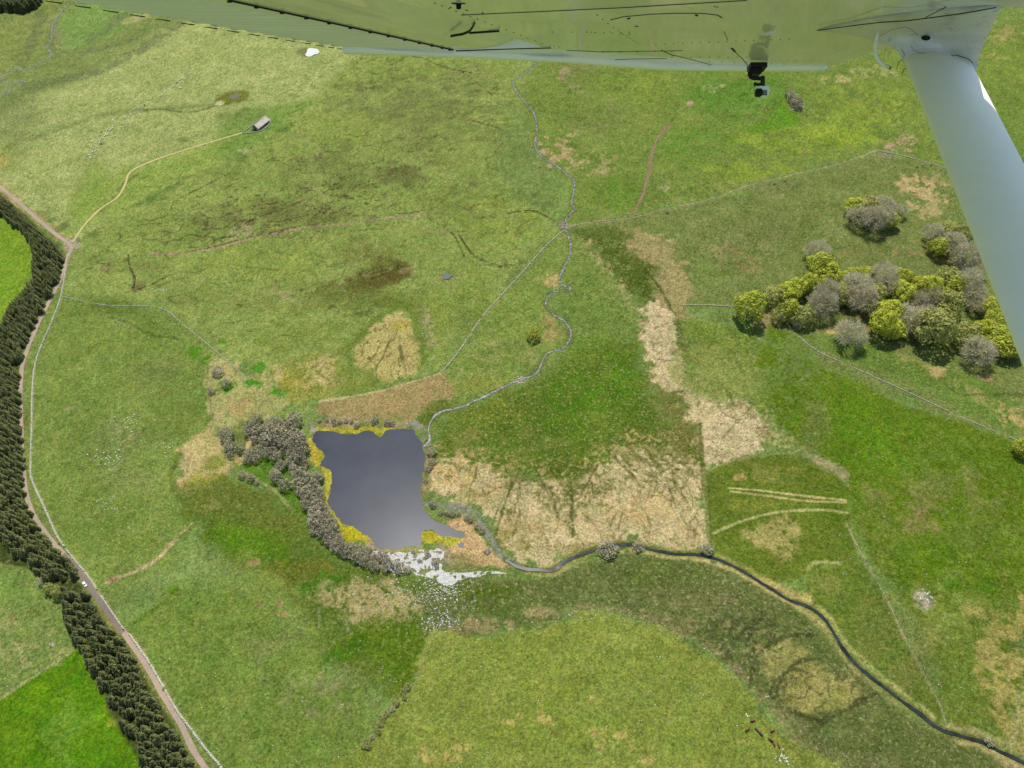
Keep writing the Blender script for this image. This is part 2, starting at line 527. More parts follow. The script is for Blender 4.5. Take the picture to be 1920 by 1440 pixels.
stroke([(655,520),(690,510)], 3, (120,112,90), 0.5, 2, 2)
blob(838,518,22,14,(122,128,72),0.6)
for x, y, rx, ry in ((793,590,8,14),(800,605,9,16),(805,625,8,10),(808,640,9,7)):
    blob(x,y,rx,ry,(176,156,116),0.75,0.9,mott=0.25,mwl=3)
paint([(640,540),(665,515),(700,492),(740,488),(768,498),(765,515),(730,535),(690,548),(655,556)], (92,82,42), 0.75, 5, 4, tuft=0.2)
paint([(600,552),(650,535),(720,540),(790,560),(780,580),(700,575),(620,575)], (106,118,52), 0.6, 6, 5)
for i in range(30):
    x, y = rng.uniform(300, 900), rng.uniform(130, 520)
    if x < 520 and y < 330: continue
    th = rng.normal(-0.25, 0.35); L_ = rng.uniform(14, 60)
    stroke([(x+L_*t*math.cos(th)+rng.normal(0, 2), y+L_*t*math.sin(th)*0.6+rng.normal(0, 1.5)) for t in (0, .33, .66, 1)], rng.uniform(0.9, 2.2), (78,72,44), 0.55, 0.7, 1.0, mott=0.6)
for i in range(26):
    x, y = rng.uniform(420, 930), rng.uniform(130, 480)
    blob(x, y, rng.uniform(20, 60), rng.uniform(5, 14), (96,102,56), 0.5, 1.0, mott=0.25, mwl=8, rot=rng.uniform(-30, 5))
# dry fan with dark drains
stroke([(660,680),(655,650),(685,625),(715,595),(745,574),(775,590),(785,640),(790,680)], 12, (96,120,44), 0.7, 5, 4, mott=0.8)
paint([(700,615),(745,580),(772,600),(780,640),(775,690),(745,715),(715,712),(690,690),(662,660),(690,630)], (188,172,108), 0.95, 3, 4, tuft=0.3, wl=8)
blob(755,610,18,9,(164,152,52),0.7)
FAN = [(700,620),(745,590),(772,610),(776,650),(770,690),(745,712),(715,708),(690,690),(668,660)]
cracks(FAN, (98,94,50), 0.85, 13, 0.085, 301, 1.5, 0.8, 0.6, 3)
for i, ang in enumerate((100, 125, 80)): grow(722+i*14, 628, ang, 66, (96,92,50), 1.0, 0.7, 1, 0.4, 20+i)
paint([(510,700),(560,670),(620,660),(650,690),(640,730),(590,752),(540,745)], (142,146,66), 0.85, 6, 6, tuft=0.35)
blob(600,695,44,28,(182,168,108),0.85,0.7,mott=0.55); blob(545,715,26,18,(148,146,54),0.6)
paint([(640,690),(690,700),(730,720),(690,735),(640,745)], (110,128,52), 0.7, 6, 6)
MOOR = [(560,120),(900,115),(960,230),(920,340),(1040,420),(930,540),(830,640),(700,560),(560,640),(420,640),(330,580),(180,540),(200,450),(330,370),(520,260)]
cracks(MOOR, (84,80,46), 0.65, 42, 0.050, 311, 0.8, 1.5, 0.15, 8, 0.3)
cracks(MOOR, (92,90,50), 0.5, 24, 0.060, 313, 0.7, 1.6, 0.0, 8, 0.25)
cracks(MOOR, (166,156,104), 0.45, 60, 0.030, 315, 0.8, 1.3, 0.2, 8, 0.4)
cracks([(380,350),(560,330),(720,330),(700,400),(520,430),(420,460),(360,440)], (70,60,42), 0.8, 16, 0.075, 317, 0.55, 1.9, 0.2, 6, 0.28)
cracks([(650,120),(900,115),(960,230),(900,300),(700,280),(560,260)], (88,92,54), 0.55, 15, 0.10, 319, 0.7, 1.4, -0.1, 8, 0.2)
# left pasture by the stone wall
paint([(110,557),(297,578),(460,706),(390,692),(395,790),(330,860),(335,960),(360,985),(250,1090),(190,1120),(110,1010),(62,905),(60,720),(72,668)], (121,147,68), 0.92, 4, 4, tuft=0.3)
for b in ((230,650,70,30,(120,146,62),0.7),(170,800,60,60,(100,126,56),0.5),(300,700,50,30,(116,124,70),0.6),(230,830,70,30,(118,130,76),0.5),(200,960,70,50,(104,134,56),0.6),(330,760,40,60,(96,122,50),0.6),
          (230,900,60,20,(132,136,82),0.5),(280,1020,50,30,(116,140,58),0.5),(150,900,40,60,(112,140,58),0.5)):
    blob(*b[:4], b[4], b[5], 0.7, mott=0.5, mwl=20)
for b in ((235,815,16,9),(190,870,20,10),(215,828,18,8),(200,880,14,12),(130,770,10,6)):
    blob(*b,(168,160,112),0.55,0.9,mott=0.2,mwl=8)
paint([(175,560),(280,580),(300,600),(330,632),(290,628),(262,600),(220,590),(180,585)], (96,120,50), 0.85, 4, 4, mott=0.6)
stroke([(210,595),(250,610),(285,628),(330,634)], 3, (86,110,44), 0.8, 1.4, 1.4); stroke([(215,600),(255,615)], 2, (150,150,100), 0.6, 1, 1)
stroke([(170,575),(210,575)], 4, (88,104,56), 0.7, 2, 2, mott=0.6)
for b in ((365,660,14,10),(395,675,20,9),(418,640,9,5)): blob(*b,(70,140,24),0.85,0.6,mott=0.7)
# thicket clearing west of the lake
paint([(388,690),(420,672),(465,705),(500,690),(520,720),(530,765),(490,790),(455,800),(400,795)], (172,168,104), 0.97, 3, 4, wl=8, tuft=0.7)
blob(450,765,26,16,(190,164,106),0.9,0.5); blob(405,720,12,26,(168,160,100),0.8,0.5); blob(430,690,20,8,(176,164,104),0.8,0.5)
blob(500,765,30,24,(160,160,96),0.8,0.6,mott=0.6); blob(520,690,16,10,(176,166,104),0.7,0.7)
for b in ((485,690,12,8),(478,718,16,8),(425,725,14,14),(520,735,14,10)): blob(*b,(66,150,34),0.95,0.6,mott=0.8)
paint([(345,830),(380,808),(410,815),(425,850),(440,885),(400,915),(365,935),(340,915),(335,870)], (188,172,112), 0.97, 3, 4, wl=8, tuft=0.6)
blob(400,870,24,14,(118,136,48),0.8,rot=-30); blob(390,900,40,16,(158,156,56),0.8,rot=-10); blob(350,870,10,26,(186,164,116),0.8)
stroke([(336,850),(326,880),(322,905),(335,930)], 4, (92,104,44), 0.8, 2, 2)
paint([(440,880),(470,850),(530,850),(570,920),(600,990),(680,1050),(640,1050),(560,985),(500,925)], (86,136,40), 0.9, 3, 4, wl=8, tuft=0.4)
blob(470,820,30,40,(112,128,66),0.8); stroke([(455,860),(465,835),(472,820)], 4, (200,180,124), 0.9, 1, 1); stroke([(440,855),(450,870)], 4, (190,166,116), 0.9, 1, 1)
stroke([(455,885),(490,905),(520,925),(550,960)], 2.5, (168,166,110), 0.8, 1, 1.2, mott=0.8)
# below the lake to the left: lush green with brown rushes
paint([(340,940),(440,900),(530,940),(600,1010),(680,1060),(760,1080),(820,1085),(810,1185),(740,1300),(640,1260),(560,1170),(500,1100),(420,1050),(370,1010)], (92,120,42), 0.9, 6, 7, tuft=0.5)
paint([(385,990),(440,975),(520,1000),(560,1050),(540,1080),(470,1040),(400,1030)], (84,134,24), 0.8, 6, 6)
paint([(340,935),(420,900),(500,930),(550,985),(480,990),(390,965)], (104,118,48), 0.8, 5, 6, tuft=0.5); blob(410,950,40,14,(140,140,74),0.6,0.8,mott=0.3)
paint([(500,1060),(560,1040),(620,1060),(640,1095),(590,1120),(530,1090)], (112,110,44), 0.8, 4, 5, mott=0.7, mwl=3)
paint([(560,1100),(600,1080),(650,1080),(620,1110),(575,1118)], (66,124,30), 0.9, 3, 4); 
paint([(580,1120),(660,1095),(760,1100),(800,1120),(790,1160),(700,1165),(620,1150)], (170,156,104), 0.9, 5, 6, tuft=1.0, mott=0.7, mwl=3)
paint([(600,1245),(650,1200),(700,1165),(790,1175),(790,1220),(760,1290),(700,1230)], (82,118,26), 0.85, 4, 5, tuft=0.6)
paint([(600,1245),(640,1210),(670,1190),(680,1210),(640,1240)], (66,122,24), 0.8, 3, 3)
paint([(440,1060),(500,1080),(560,1130),(580,1190),(500,1170),(450,1130)], (130,150,70), 0.7, 10, 8)
for b in ((475,1055,12,7),(487,1133,9,7),(524,1133,9,6),(492,1150,9,8),(526,1152,10,6)): blob(*b,(168,140,92),0.8,0.5)
paint([(240,1190),(400,1090),(560,1180),(600,1260),(690,1300),(690,1460),(430,1460),(330,1330)], (110,140,58), 0.9, 8, 8, tuft=0.35)
for b in ((520,1200,60,26,(122,126,76),0.5),(480,1360,80,50,(120,138,66),0.5),(600,1330,50,50,(100,128,54),0.6),(380,1250,50,40,(110,140,60),0.5),(650,1400,40,40,(108,122,66),0.5),(560,1290,60,30,(134,140,90),0.4),(620,1300,30,60,(140,138,92),0.35)):
    blob(*b[:4], b[4], b[5], 0.7, mott=0.5, mwl=8)
stroke([(242,1180),(270,1155),(310,1130)], 3, (82,128,20), 0.8, 1.4, 1.4); blob(328,1108,18,9,(92,136,28),0.8,0.6); stroke([(262,1160),(300,1133),(318,1118)], 1.5, (88,128,36), 0.5)
stroke([(200,1092),(225,1082),(260,1068),(290,1052),(312,1030),(335,1005),(362,980)], 2.4, (188,168,122), 0.9, 0.9, 1.2, mott=0.9); blob(212,1088,12,6,(170,138,104),0.9)
stroke([(366,977),(420,930),(480,905)], 2, (120,118,56), 0.5, 1, 1, mott=0.7)
for x0, y0, x1, y1 in ((598,1140,598,1175),(650,1160,652,1185)): stroke([(x0,y0),(x1,y1)], 1.4, (150,150,110), 0.5)
# ---- vivid fields and rough field at the left edge
paint([(-60,395),(0,402),(38,424),(60,450),(64,500),(52,530),(25,570),(0,610),(-60,650)], (120,160,50), 1.0, 1.5, 1.5, tuft=0.05, wl=8)
paint([(-80,1360),(0,1311),(75,1262),(147,1214),(180,1265),(225,1340),(280,1445),(310,1520),(-80,1520)], (86,142,6), 1.0, 1.2, 1.0, tuft=0.1, wl=8, smooth=False)
for b in ((120,1370,30,50,(104,150,62),0.5),(30,1400,40,40,(110,152,50),0.4),(60,1290,60,26,(92,150,16),0.5),(150,1330,30,30,(104,158,46),0.4),(215,1355,12,4,(150,150,60),0.6)): blob(*b[:4], b[4], b[5], 0.8)
paint([(-60,1000),(0,1022),(60,1064),(100,1100),(125,1160),(145,1212),(75,1260),(0,1309),(-60,1345)], (122,146,72), 0.95, 2, 3, tuft=0.7)
for b in ((20,1200,50,40,(150,148,94),0.5),(60,1230,50,20,(160,156,98),0.5),(25,1100,40,30,(116,156,66),0.6),(30,1155,14,8,(130,104,66),0.5),(95,1207,9,5,(186,170,150),0.8)): blob(*b[:4], b[4], b[5], 0.8, mott=0.5)
stroke([(-20,1322),(0,1310),(75,1261),(146,1215)], 1.6, (164,166,104), 0.9, 0.5, 0.5)
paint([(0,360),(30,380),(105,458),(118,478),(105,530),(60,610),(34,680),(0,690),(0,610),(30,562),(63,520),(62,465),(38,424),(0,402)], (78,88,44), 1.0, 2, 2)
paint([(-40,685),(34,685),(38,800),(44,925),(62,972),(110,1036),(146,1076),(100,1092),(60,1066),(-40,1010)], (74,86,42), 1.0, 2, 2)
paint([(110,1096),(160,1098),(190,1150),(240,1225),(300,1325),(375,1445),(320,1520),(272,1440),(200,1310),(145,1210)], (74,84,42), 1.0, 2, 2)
blob(150,1082,14,8,(170,160,84),0.9,0.4); stroke([(190,1135),(205,1165),(222,1186)], 3, (176,158,92), 0.8, 1, 1)
cracks([(70,600),(300,600),(420,760),(330,960),(200,1090),(70,880)], (146,156,96), 0.4, 60, 0.028, 361, 0.8, 1.4, 0.0, 8, 0.6)
cracks([(260,1190),(420,1100),(590,1200),(700,1300),(660,1440),(430,1440)], (140,150,88), 0.4, 55, 0.03, 363, 1, 1, 0.0, 8, 0.6)
cracks([(150,300),(400,60),(640,100),(560,220),(300,330)], (136,146,78), 0.45, 70, 0.03, 365, 0.8, 1.4, 0.1, 8, 0.7)
# ---- verge by the road
stroke(ROAD, 7.5, (136,140,80), 0.8, 1.5, 1.4)
stroke([(0,352),(40,385),(80,415),(112,440),(133,458)], 9, (178,164,110), 0.8, 2.5, 2.5)
blob(136,460,15,10,(176,164,132),0.85,0.4)
stroke(TRACK, 4.6, (140,150,70), 0.7, 1.4, 1.0)
# ---- right of the stream, upper
paint([(1010,115),(1420,115),(1560,130),(1900,40),(1960,60),(1960,300),(1760,310),(1645,283),(1480,330),(1330,375),(1100,418),(1060,420),(1078,345),(1010,280)], (116,142,62), 0.9, 6, 8, tuft=0.5)
for b in ((1390,180,110,40,(84,142,48),0.75),(1310,270,80,36,(92,144,50),0.6),(1200,160,60,26,(128,154,60),0.6),(1180,360,70,30,(96,140,48),0.7),(1500,260,120,24,(134,158,54),0.75),(1400,320,90,20,(136,158,54),0.7),
          (1620,200,80,40,(132,160,58),0.7),(1590,250,60,20,(140,164,56),0.6),(1120,220,60,30,(118,124,74),0.5),(1080,130,40,20,(130,124,82),0.5),(1640,130,60,30,(116,138,62),0.6),(1870,130,60,60,(126,150,62),0.7),
          (1890,260,40,90,(104,140,58),0.7),(1240,230,40,20,(124,140,66),0.5)):
    blob(*b[:4], b[4], b[5], 0.8, mott=0.6, mwl=20, tuft=0.4)
paint([(1435,225),(1465,185),(1480,200),(1500,228),(1440,245),(1390,245)], (84,148,30), 0.8, 5, 4)
for b in ((1050,285,30,24,(182,160,112),0.95),(1100,312,44,12,(174,162,108),0.85),(1130,300,24,8,(166,156,100),0.5),(1060,140,14,8,(176,150,122),0.6),(1075,165,12,8,(168,146,118),0.5),(1340,165,20,8,(176,170,110),0.7),(1640,135,36,10,(168,168,108),0.6),
          (1570,150,26,6,(186,174,112),0.7),(1880,60,34,20,(168,152,96),0.7),(1860,105,20,6,(164,150,96),0.6),(1240,345,14,9,(168,162,112),0.6),(1270,380,30,10,(148,158,90),0.5),(1340,400,30,10,(150,160,96),0.5)):
    blob(*b[:4], b[4], b[5], 0.9, mott=0.35, mwl=8, tuft=0.8)
stroke([(1255,232),(1230,265),(1222,290),(1215,330),(1205,365),(1190,395),(1180,405)], 3.6, (150,122,92), 0.9, 0.9, 0.9); stroke([(1222,290),(1213,335),(1203,365)], 1.1, (110,84,62), 0.6)
stroke([(1300,195),(1260,225),(1235,260),(1200,300),(1190,315)], 2.2, (92,118,46), 0.5, 1.2, 1)
stroke([(1195,212),(1160,235),(1130,255)], 2, (96,112,52), 0.5, 1, 1)
blob(1294,194,7,4,(190,158,138),0.9,0.6); blob(1495,200,16,9,(170,160,130),0.8,0.5)
for b in ((1672,275,16,9),(1698,262,18,10),(1700,280,12,5)): blob(*b,(186,156,122),0.8,0.6,mott=0.5,mwl=3)
blob(1655,298,24,14,(150,132,106),0.85,0.5,tuft=1.0,mott=0.7,mwl=3)
# middle right, around the woods
paint([(1070,430),(1340,375),(1640,292),(1790,320),(1960,380),(1960,760),(1900,820),(1550,690),(1490,622),(1380,575),(1270,575),(1180,480)], (118,132,70), 0.92, 4, 5, tuft=0.55)
for b in ((1300,500,60,30,(104,138,58),0.6),(1420,440,80,24,(122,130,76),0.6),(1380,490,40,22,(150,132,86),0.5),(1550,400,60,24,(124,136,74),0.5),(1730,350,40,26,(190,168,116),0.7),(1740,385,34,18,(176,160,108),0.7),(1710,340,20,16,(186,164,108),0.7),
          (1350,350,40,12,(150,150,84),0.5),(1660,470,80,14,(136,120,78),0.6),(1760,500,60,14,(130,118,76),0.6),(1600,440,60,14,(118,134,72),0.5),(1200,450,40,16,(122,128,72),0.5),(1450,350,60,16,(128,128,78),0.6),(1240,440,40,16,(110,134,62),0.6)):
    blob(*b[:4], b[4], b[5], 0.8, mott=0.45, mwl=8, tuft=0.6)
blob(1355,512,14,5,(84,118,36),0.8,0.7,rot=-30,mott=0.7,mwl=3); stroke([(1372,530),(1385,548),(1400,555)], 1.6, (150,160,104), 0.6)
blob(1440,600,34,16,(168,140,100),0.6,0.5); blob(1560,620,14,8,(190,166,106),0.8); blob(1640,600,24,30,(150,128,84),0.7); stroke([(1600,590),(1615,620),(1680,650)], 8, (150,146,90), 0.6, 4, 3, mott=0.7)
paint([(1490,622),(1540,655),(1640,690),(1800,760),(1900,815),(1900,740),(1700,670),(1620,630),(1560,640)], (92,136,48), 0.7, 4, 5)
stroke([(1650,640),(1720,680),(1790,710),(1860,760),(1920,800)], 10, (158,150,88), 0.65, 4, 5, tuft=1.0, mott=0.55)
stroke([(1760,700),(1790,735),(1830,740),(1920,740)], 3, (84,88,46), 0.7, 1.4, 1.4, mott=0.8)
blob(1890,780,34,22,(176,160,100),0.7,0.7,mott=0.5); blob(1760,695,16,8,(190,168,110),0.7,0.6); blob(1850,705,12,8,(178,152,100),0.7)
# boggy run from the ford down to the tan marsh
paint([(1070,430),(1130,425),(1240,460),(1250,540),(1290,600),(1215,590),(1170,530),(1120,480)], (88,108,42), 0.85, 4, 5, tuft=0.8, mott=0.9)
for b in ((1130,500,16,26,(160,150,92),0.6),(1170,545,22,12,(150,146,90),0.5),(1210,470,20,12,(150,140,92),0.5),(1250,560,10,20,(150,142,88),0.6),(1330,470,20,12,(150,140,94),0.4)): blob(*b[:4], b[4], b[5], 0.8, mott=0.4, mwl=3)
paint([(1085,445),(1150,445),(1230,480),(1245,540),(1215,570),(1160,520),(1110,480)], (74,94,32), 0.9, 4, 6, mott=0.35, mwl=8)
paint([(1080,440),(1120,470),(1150,520),(1190,570),(1240,600),(1215,620),(1150,570),(1105,520),(1080,470)], (184,168,112), 0.85, 6, 8, mott=0.05, mwl=3)
paint([(1180,440),(1250,450),(1290,520),(1290,600),(1250,580),(1225,500)], (176,158,108), 0.75, 6, 8, mott=0.0, mwl=3)
stroke([(1210,505),(1240,545),(1262,590),(1270,625),(1285,660)], 3, (62,80,30), 0.8, 1.2, 1.2)
# strip between ford and lake (green with pale flecks)
paint([(1075,440),(1110,480),(1170,560),(1210,600),(1215,650),(1100,660),(1075,620),(1040,560),(1060,520)], (110,140,60), 0.8, 5, 5, tuft=0.7)
paint([(835,690),(900,610),(1010,480),(1050,440),(1060,500),(1030,555),(1060,640),(1010,680),(950,715),(850,765),(820,730)], (124,146,66), 0.85, 4, 5, tuft=0.5)
blob(1035,530,18,12,(176,158,100),0.8,0.6); blob(1030,620,18,24,(176,150,96),0.6,0.7); blob(960,660,60,20,(150,148,90),0.5,0.8,mott=0.5); blob(900,720,60,14,(142,148,70),0.7)
blob(890,700,60,8,(166,160,100),0.5,0.8,mott=0.4,mwl=3); blob(870,610,24,34,(110,136,60),0.5)
# tan meadow above the lake
paint([(600,753),(700,736),(775,716),(828,700),(850,745),(830,760),(790,782),(740,785),(640,783),(600,778)], (166,146,96), 0.95, 1.5, 1.5, tuft=0.7, wl=8)
blob(760,755,60,18,(158,136,86),0.5,0.6,mott=0.5); stroke([(600,753),(700,736),(775,716),(828,699)], 1.8, (196,182,124), 0.9, 0.6, 0.5)
paint([(795,770),(830,750),(850,765),(815,790),(800,800),(780,795)], (92,116,40), 0.9, 3, 3)
# central lush green
paint([(815,800),(870,775),(960,728),(1020,705),(1080,660),(1160,640),(1200,660),(1215,740),(1260,800),(1310,830),(1310,900),(1200,860),(1060,900),(960,890),(830,880)], (92,122,40), 0.95, 5, 6, tuft=0.85)
for b in ((1130,740,80,40,(70,124,22),0.75),(1060,790,60,30,(72,120,24),0.6),(930,770,60,20,(112,124,44),0.7),(1100,650,60,20,(100,140,40),0.5),(1180,700,30,30,(80,132,30),0.6),(980,830,80,20,(120,126,62),0.5),(1200,770,50,40,(80,112,34),0.7),
          (880,830,40,26,(126,128,62),0.7),(1250,850,40,24,(96,110,42),0.6),(1050,860,60,20,(90,110,36),0.7)): blob(*b[:4], b[4], b[5], 0.8, mott=0.7, mwl=8)
# big tan marsh
paint([(808,872),(850,862),(900,868),(960,890),(1010,905),(1055,900),(1110,880),(1160,850),(1220,840),(1300,850),(1318,900),(1326,1000),(1312,1028),(1240,1020),(1180,1010),(1110,1022),(1060,1045),(1010,1060),(950,1042),(930,975),(870,945),(812,935)],
      (206,186,136), 0.97, 3, 6, tuft=0.8, wl=8)
for b in ((860,890,40,24,(204,170,100),0.8),(930,920,50,24,(192,164,100),0.6),(1240,950,60,40,(196,170,106),0.6),(1140,960,60,40,(186,162,104),0.5),(1000,985,60,26,(168,148,88),0.7),(960,1020,40,20,(136,128,58),0.8),(1060,1030,70,12,(122,116,50),0.75),
          (880,925,30,10,(140,128,54),0.7),(960,900,14,40,(130,130,60),0.5),(1290,1000,30,30,(190,166,110),0.6)): blob(*b[:4], b[4], b[5]*0.8, 0.7, mott=0.6, mwl=8)
paint([(1000,870),(1060,865),(1110,870),(1090,900),(1080,930),(1070,935),(1055,905),(1020,890)], (84,104,34), 0.9, 3, 4, wl=8)
stroke([(1070,905),(1072,940),(1070,975),(1074,1000)], 2.6, (92,96,44), 0.85, 1, 1); stroke([(960,890),(955,920),(940,960)], 2.2, (96,104,48), 0.8, 1, 1)
for i, (x, y, ang, L) in enumerate(((1150,850,60,90),(1180,840,50,110),(1200,830,45,110),(1230,830,60,80),(1100,880,70,60),(950,895,95,70),(985,885,120,80),(1010,890,60,60),(900,850,100,60),(1250,820,40,60),(1120,870,110,60))):
    grow(x, y, ang, L, (88,92,42), 1.3, 0.62, 2, 0.5, 40+i)
paint([(1130,830),(1230,800),(1310,820),(1310,850),(1220,850),(1160,865)], (98,110,44), 0.7, 5, 6, tuft=0.9, mott=0.8, mwl=3)
paint([(815,850),(960,860),(1060,910),(1160,850),(1310,830),(1310,880),(1220,900),(1150,930),(1080,980),(1000,930),(900,890),(820,890)], (92,104,40), 0.8, 5, 5, mott=0.05, mwl=3)
paint([(815,830),(960,850),(1060,870),(1160,820),(1300,800),(1300,840),(1160,850),(1060,900),(900,880),(820,870)], (176,160,100), 0.7, 6, 6, mott=-0.05, mwl=3)
paint([(1200,580),(1260,590),(1300,700),(1310,880),(1250,860),(1210,720)], (118,118,62), 0.7, 5, 5, mott=-0.02, mwl=3)
for i in range(26):
    x, y = rng.uniform(880, 1310), rng.uniform(880, 1000)
    if (x-1090)**2/60**2+(y-890)**2/40**2 < 1: continue
    grow(x, y, rng.uniform(30, 150), rng.uniform(30, 70), (110,102,56), 0.9, 0.6, 1, 0.5, 300+i)
for i, (x, y, ang, L) in enumerate(((1150,850,60,90),(1180,840,50,120),(1200,830,42,120),(1230,830,60,90),(950,890,95,90),(985,885,125,90),(1010,890,60,60),(1265,810,40,70),(1120,870,115,60),(1165,850,80,60),(1215,845,30,90))):
    grow(x, y, ang, L*1.1, (92,92,44), 0.95, 0.62, 1, 0.4, 40+i)
stroke([(1070,905),(1072,940),(1070,975),(1074,1005)], 2.2, (88,94,42), 0.9, 0.8, 0.8)
stroke([(975,880),(958,915),(945,950),(930,1000)], 2.0, (92,100,44), 0.85, 0.8, 0.8)
stroke([(1170,905),(1205,955),(1240,1000),(1275,1020)], 1.6, (132,122,66), 0.7, 0.8, 0.8, mott=0.8)
TANM = [(815,880),(960,895),(1060,910),(1160,870),(1310,860),(1322,1010),(1180,1010),(1010,1050),(940,1020),(880,945),(815,935)]
cracks(TANM, (112,106,56), 0.7, 34, 0.035, 321, 1.5, 0.8, 0.2, 5, -0.3)
cracks(TANM, (138,122,70), 0.6, 17, 0.05, 323, 1.6, 0.8, 0.1, 5, 0.5)
cracks(TANM, (226,208,160), 0.4, 10, 0.08, 325, 1.2, 1, 0.0, 5)
# second tan marsh, upper right of it
paint([(1203,585),(1235,572),(1262,598),(1270,640),(1290,700),(1310,730),(1360,735),(1410,758),(1440,795),(1450,828),(1400,858),(1330,880),(1314,850),(1300,790),(1280,740),(1230,712),(1212,650)], (210,190,144), 0.95, 3, 5, tuft=0.6, wl=8)
paint([(1290,650),(1340,640),(1400,660),(1425,720),(1380,740),(1310,722)], (196,180,124), 0.9, 4, 6, tuft=0.9, mott=0.8, mwl=3); blob(1320,665,20,18,(196,172,110),0.8,0.6); blob(1390,700,22,18,(176,164,104),0.6,0.6)
paint([(1290,640),(1430,640),(1440,780),(1330,740)], (96,126,44), 0.8, 6, 6, mott=-0.05, mwl=3)
paint([(1270,600),(1330,610),(1410,620),(1420,650),(1350,650),(1290,640)], (96,132,42), 0.8, 4, 5, tuft=1.0, mott=0.9, mwl=3)
paint([(1410,620),(1430,650),(1420,700),(1440,780),(1470,830),(1510,850),(1500,870),(1450,840),(1420,760)], (92,132,40), 0.8, 4, 5, tuft=1.0, mott=0.8, mwl=3)
blob(1480,830,30,26,(158,158,100),0.7,0.8,mott=0.4,mwl=3)
stroke([(1308,715),(1312,790),(1316,850),(1320,900)], 3.4, (96,104,46), 0.9, 1.2, 1.2); stroke([(1270,600),(1290,660),(1305,715)], 2.2, (104,110,54), 0.8, 1, 1)
paint([(1235,720),(1275,712),(1300,740),(1305,850),(1280,840),(1260,790)], (112,112,56), 0.75, 3, 5, mott=0.8)
for i, (x, y, ang, L) in enumerate(((1385,790,200,50),(1385,790,150,50),(1385,790,-40,50),(1385,790,250,40),(1385,790,20,60),(1215,640,20,60),(1225,680,0,60),(1215,610,10,50),(1230,705,10,60))):
    grow(x, y, ang, L, (124,112,66), 0.9, 0.55, 2, 0.6, 70+i)
for s_, T2 in ((331, [(1205,585),(1262,600),(1290,700),(1270,730),(1220,700)]), (333, [(1318,745),(1410,760),(1445,820),(1400,855),(1325,875)])):
    cracks(T2, (112,100,58), 0.7, 16, 0.06, s_, 0.7, 1.6, 0.3, 3, 0.2); cracks(T2, (138,120,76), 0.6, 9, 0.08, s_+1, 1, 1, 0.2, 3)
UPM = [(1090,130),(1420,130),(1640,150),(1720,300),(1480,330),(1200,400),(1090,400),(1090,280)]
cracks(UPM, (92,110,50), 0.5, 60, 0.035, 341, 0.8, 1.5, 0.1, 8, 0.5); cracks(UPM, (160,160,96), 0.4, 46, 0.03, 343, 0.8, 1.4, 0.0, 8, -0.3)
MIDR = [(1110,440),(1330,390),(1640,310),(1760,400),(1800,480),(1500,470),(1380,560),(1280,560)]
cracks(MIDR, (98,106,54), 0.5, 50, 0.04, 345, 0.8, 1.5, 0.1, 8, 0.2); cracks(MIDR, (158,150,96), 0.35, 30, 0.04, 347, 0.8, 1.4, -0.1, 8, -0.2)
paint([(1235,690),(1275,700),(1312,712),(1318,780),(1290,770),(1255,735)], (200,182,132), 0.85, 4, 6, mott=0.4, mwl=8)
paint([(1280,625),(1345,620),(1420,650),(1450,760),(1400,760),(1330,745),(1285,720)], (120,140,60), 0.8, 7, 9, mott=0.0, mwl=8)
paint([(1400,640),(1440,700),(1480,800),(1520,850),(1470,850),(1430,780)], (178,168,108), 0.7, 6, 8, mott=-0.05, mwl=3)
# ---- right fields
paint([(1430,620),(1480,618),(1545,690),(1700,760),(1900,830),(1980,860),(1980,1110),(1860,1130),(1700,1130),(1600,1000),(1590,905),(1520,850),(1450,790),(1425,700)], (90,124,26), 0.93, 4, 5, tuft=0.35)
for b in ((1600,800,70,60,(84,132,24),0.7),(1480,730,40,60,(108,130,62),0.75),(1500,660,40,30,(108,136,66),0.6),(1760,860,80,40,(94,130,52),0.6),(1690,930,60,26,(132,126,72),0.6),(1780,900,60,26,(124,126,70),0.5),(1840,1000,80,40,(104,130,52),0.7),
          (1660,1000,40,60,(110,118,62),0.6),(1720,980,40,20,(136,122,76),0.6),(1560,780,40,40,(86,130,30),0.5),(1680,840,50,40,(88,136,26),0.6),(1860,940,50,30,(128,124,72),0.5),(1740,1050,70,30,(84,128,24),0.6)):
    blob(*b[:4], b[4], b[5], 0.8, mott=0.6, mwl=20)
paint([(1500,840),(1545,860),(1590,890),(1588,905),(1560,905),(1530,880)], (158,150,106), 0.9, 2, 4, wl=8, tuft=0.9); blob(1530,800,24,50,(116,126,68),0.6)
stroke([(1505,865),(1525,885),(1560,905),(1590,912)], 4, (122,150,70), 0.8, 1.5, 2, mott=0.8, mwl=3)
paint([(1322,890),(1380,862),(1470,850),(1530,870),(1590,910),(1595,970),(1600,1040),(1540,1060),(1510,1080),(1440,1090),(1360,1045),(1338,1030),(1328,960)], (100,120,40), 0.95, 2, 2, tuft=0.3, wl=8)
for b in ((1440,890,60,16,(134,134,66),0.7),(1395,895,20,9,(168,148,86),0.7),(1410,945,40,12,(130,138,54),0.7),(1450,1005,40,24,(150,144,80),0.8),(1470,1035,16,20,(150,142,76),0.7),(1400,985,40,14,(92,118,32),0.6),(1560,940,30,40,(84,118,26),0.6)): blob(*b[:4], b[4], b[5], 0.6, mott=0.9, mwl=8)
paint([(1395,1003),(1430,985),(1475,973),(1488,990),(1492,1040),(1470,1058),(1445,1030),(1415,1012)], (162,154,90), 0.85, 3, 3, mott=0.9)
for k in range(6):
    stroke([(1350+k*4,905-k*6),(1400,882-k*4),(1480,872-k*2),(1540,885-k)], 0.9, (92,112,36), 0.35, 0.5, 0.2)
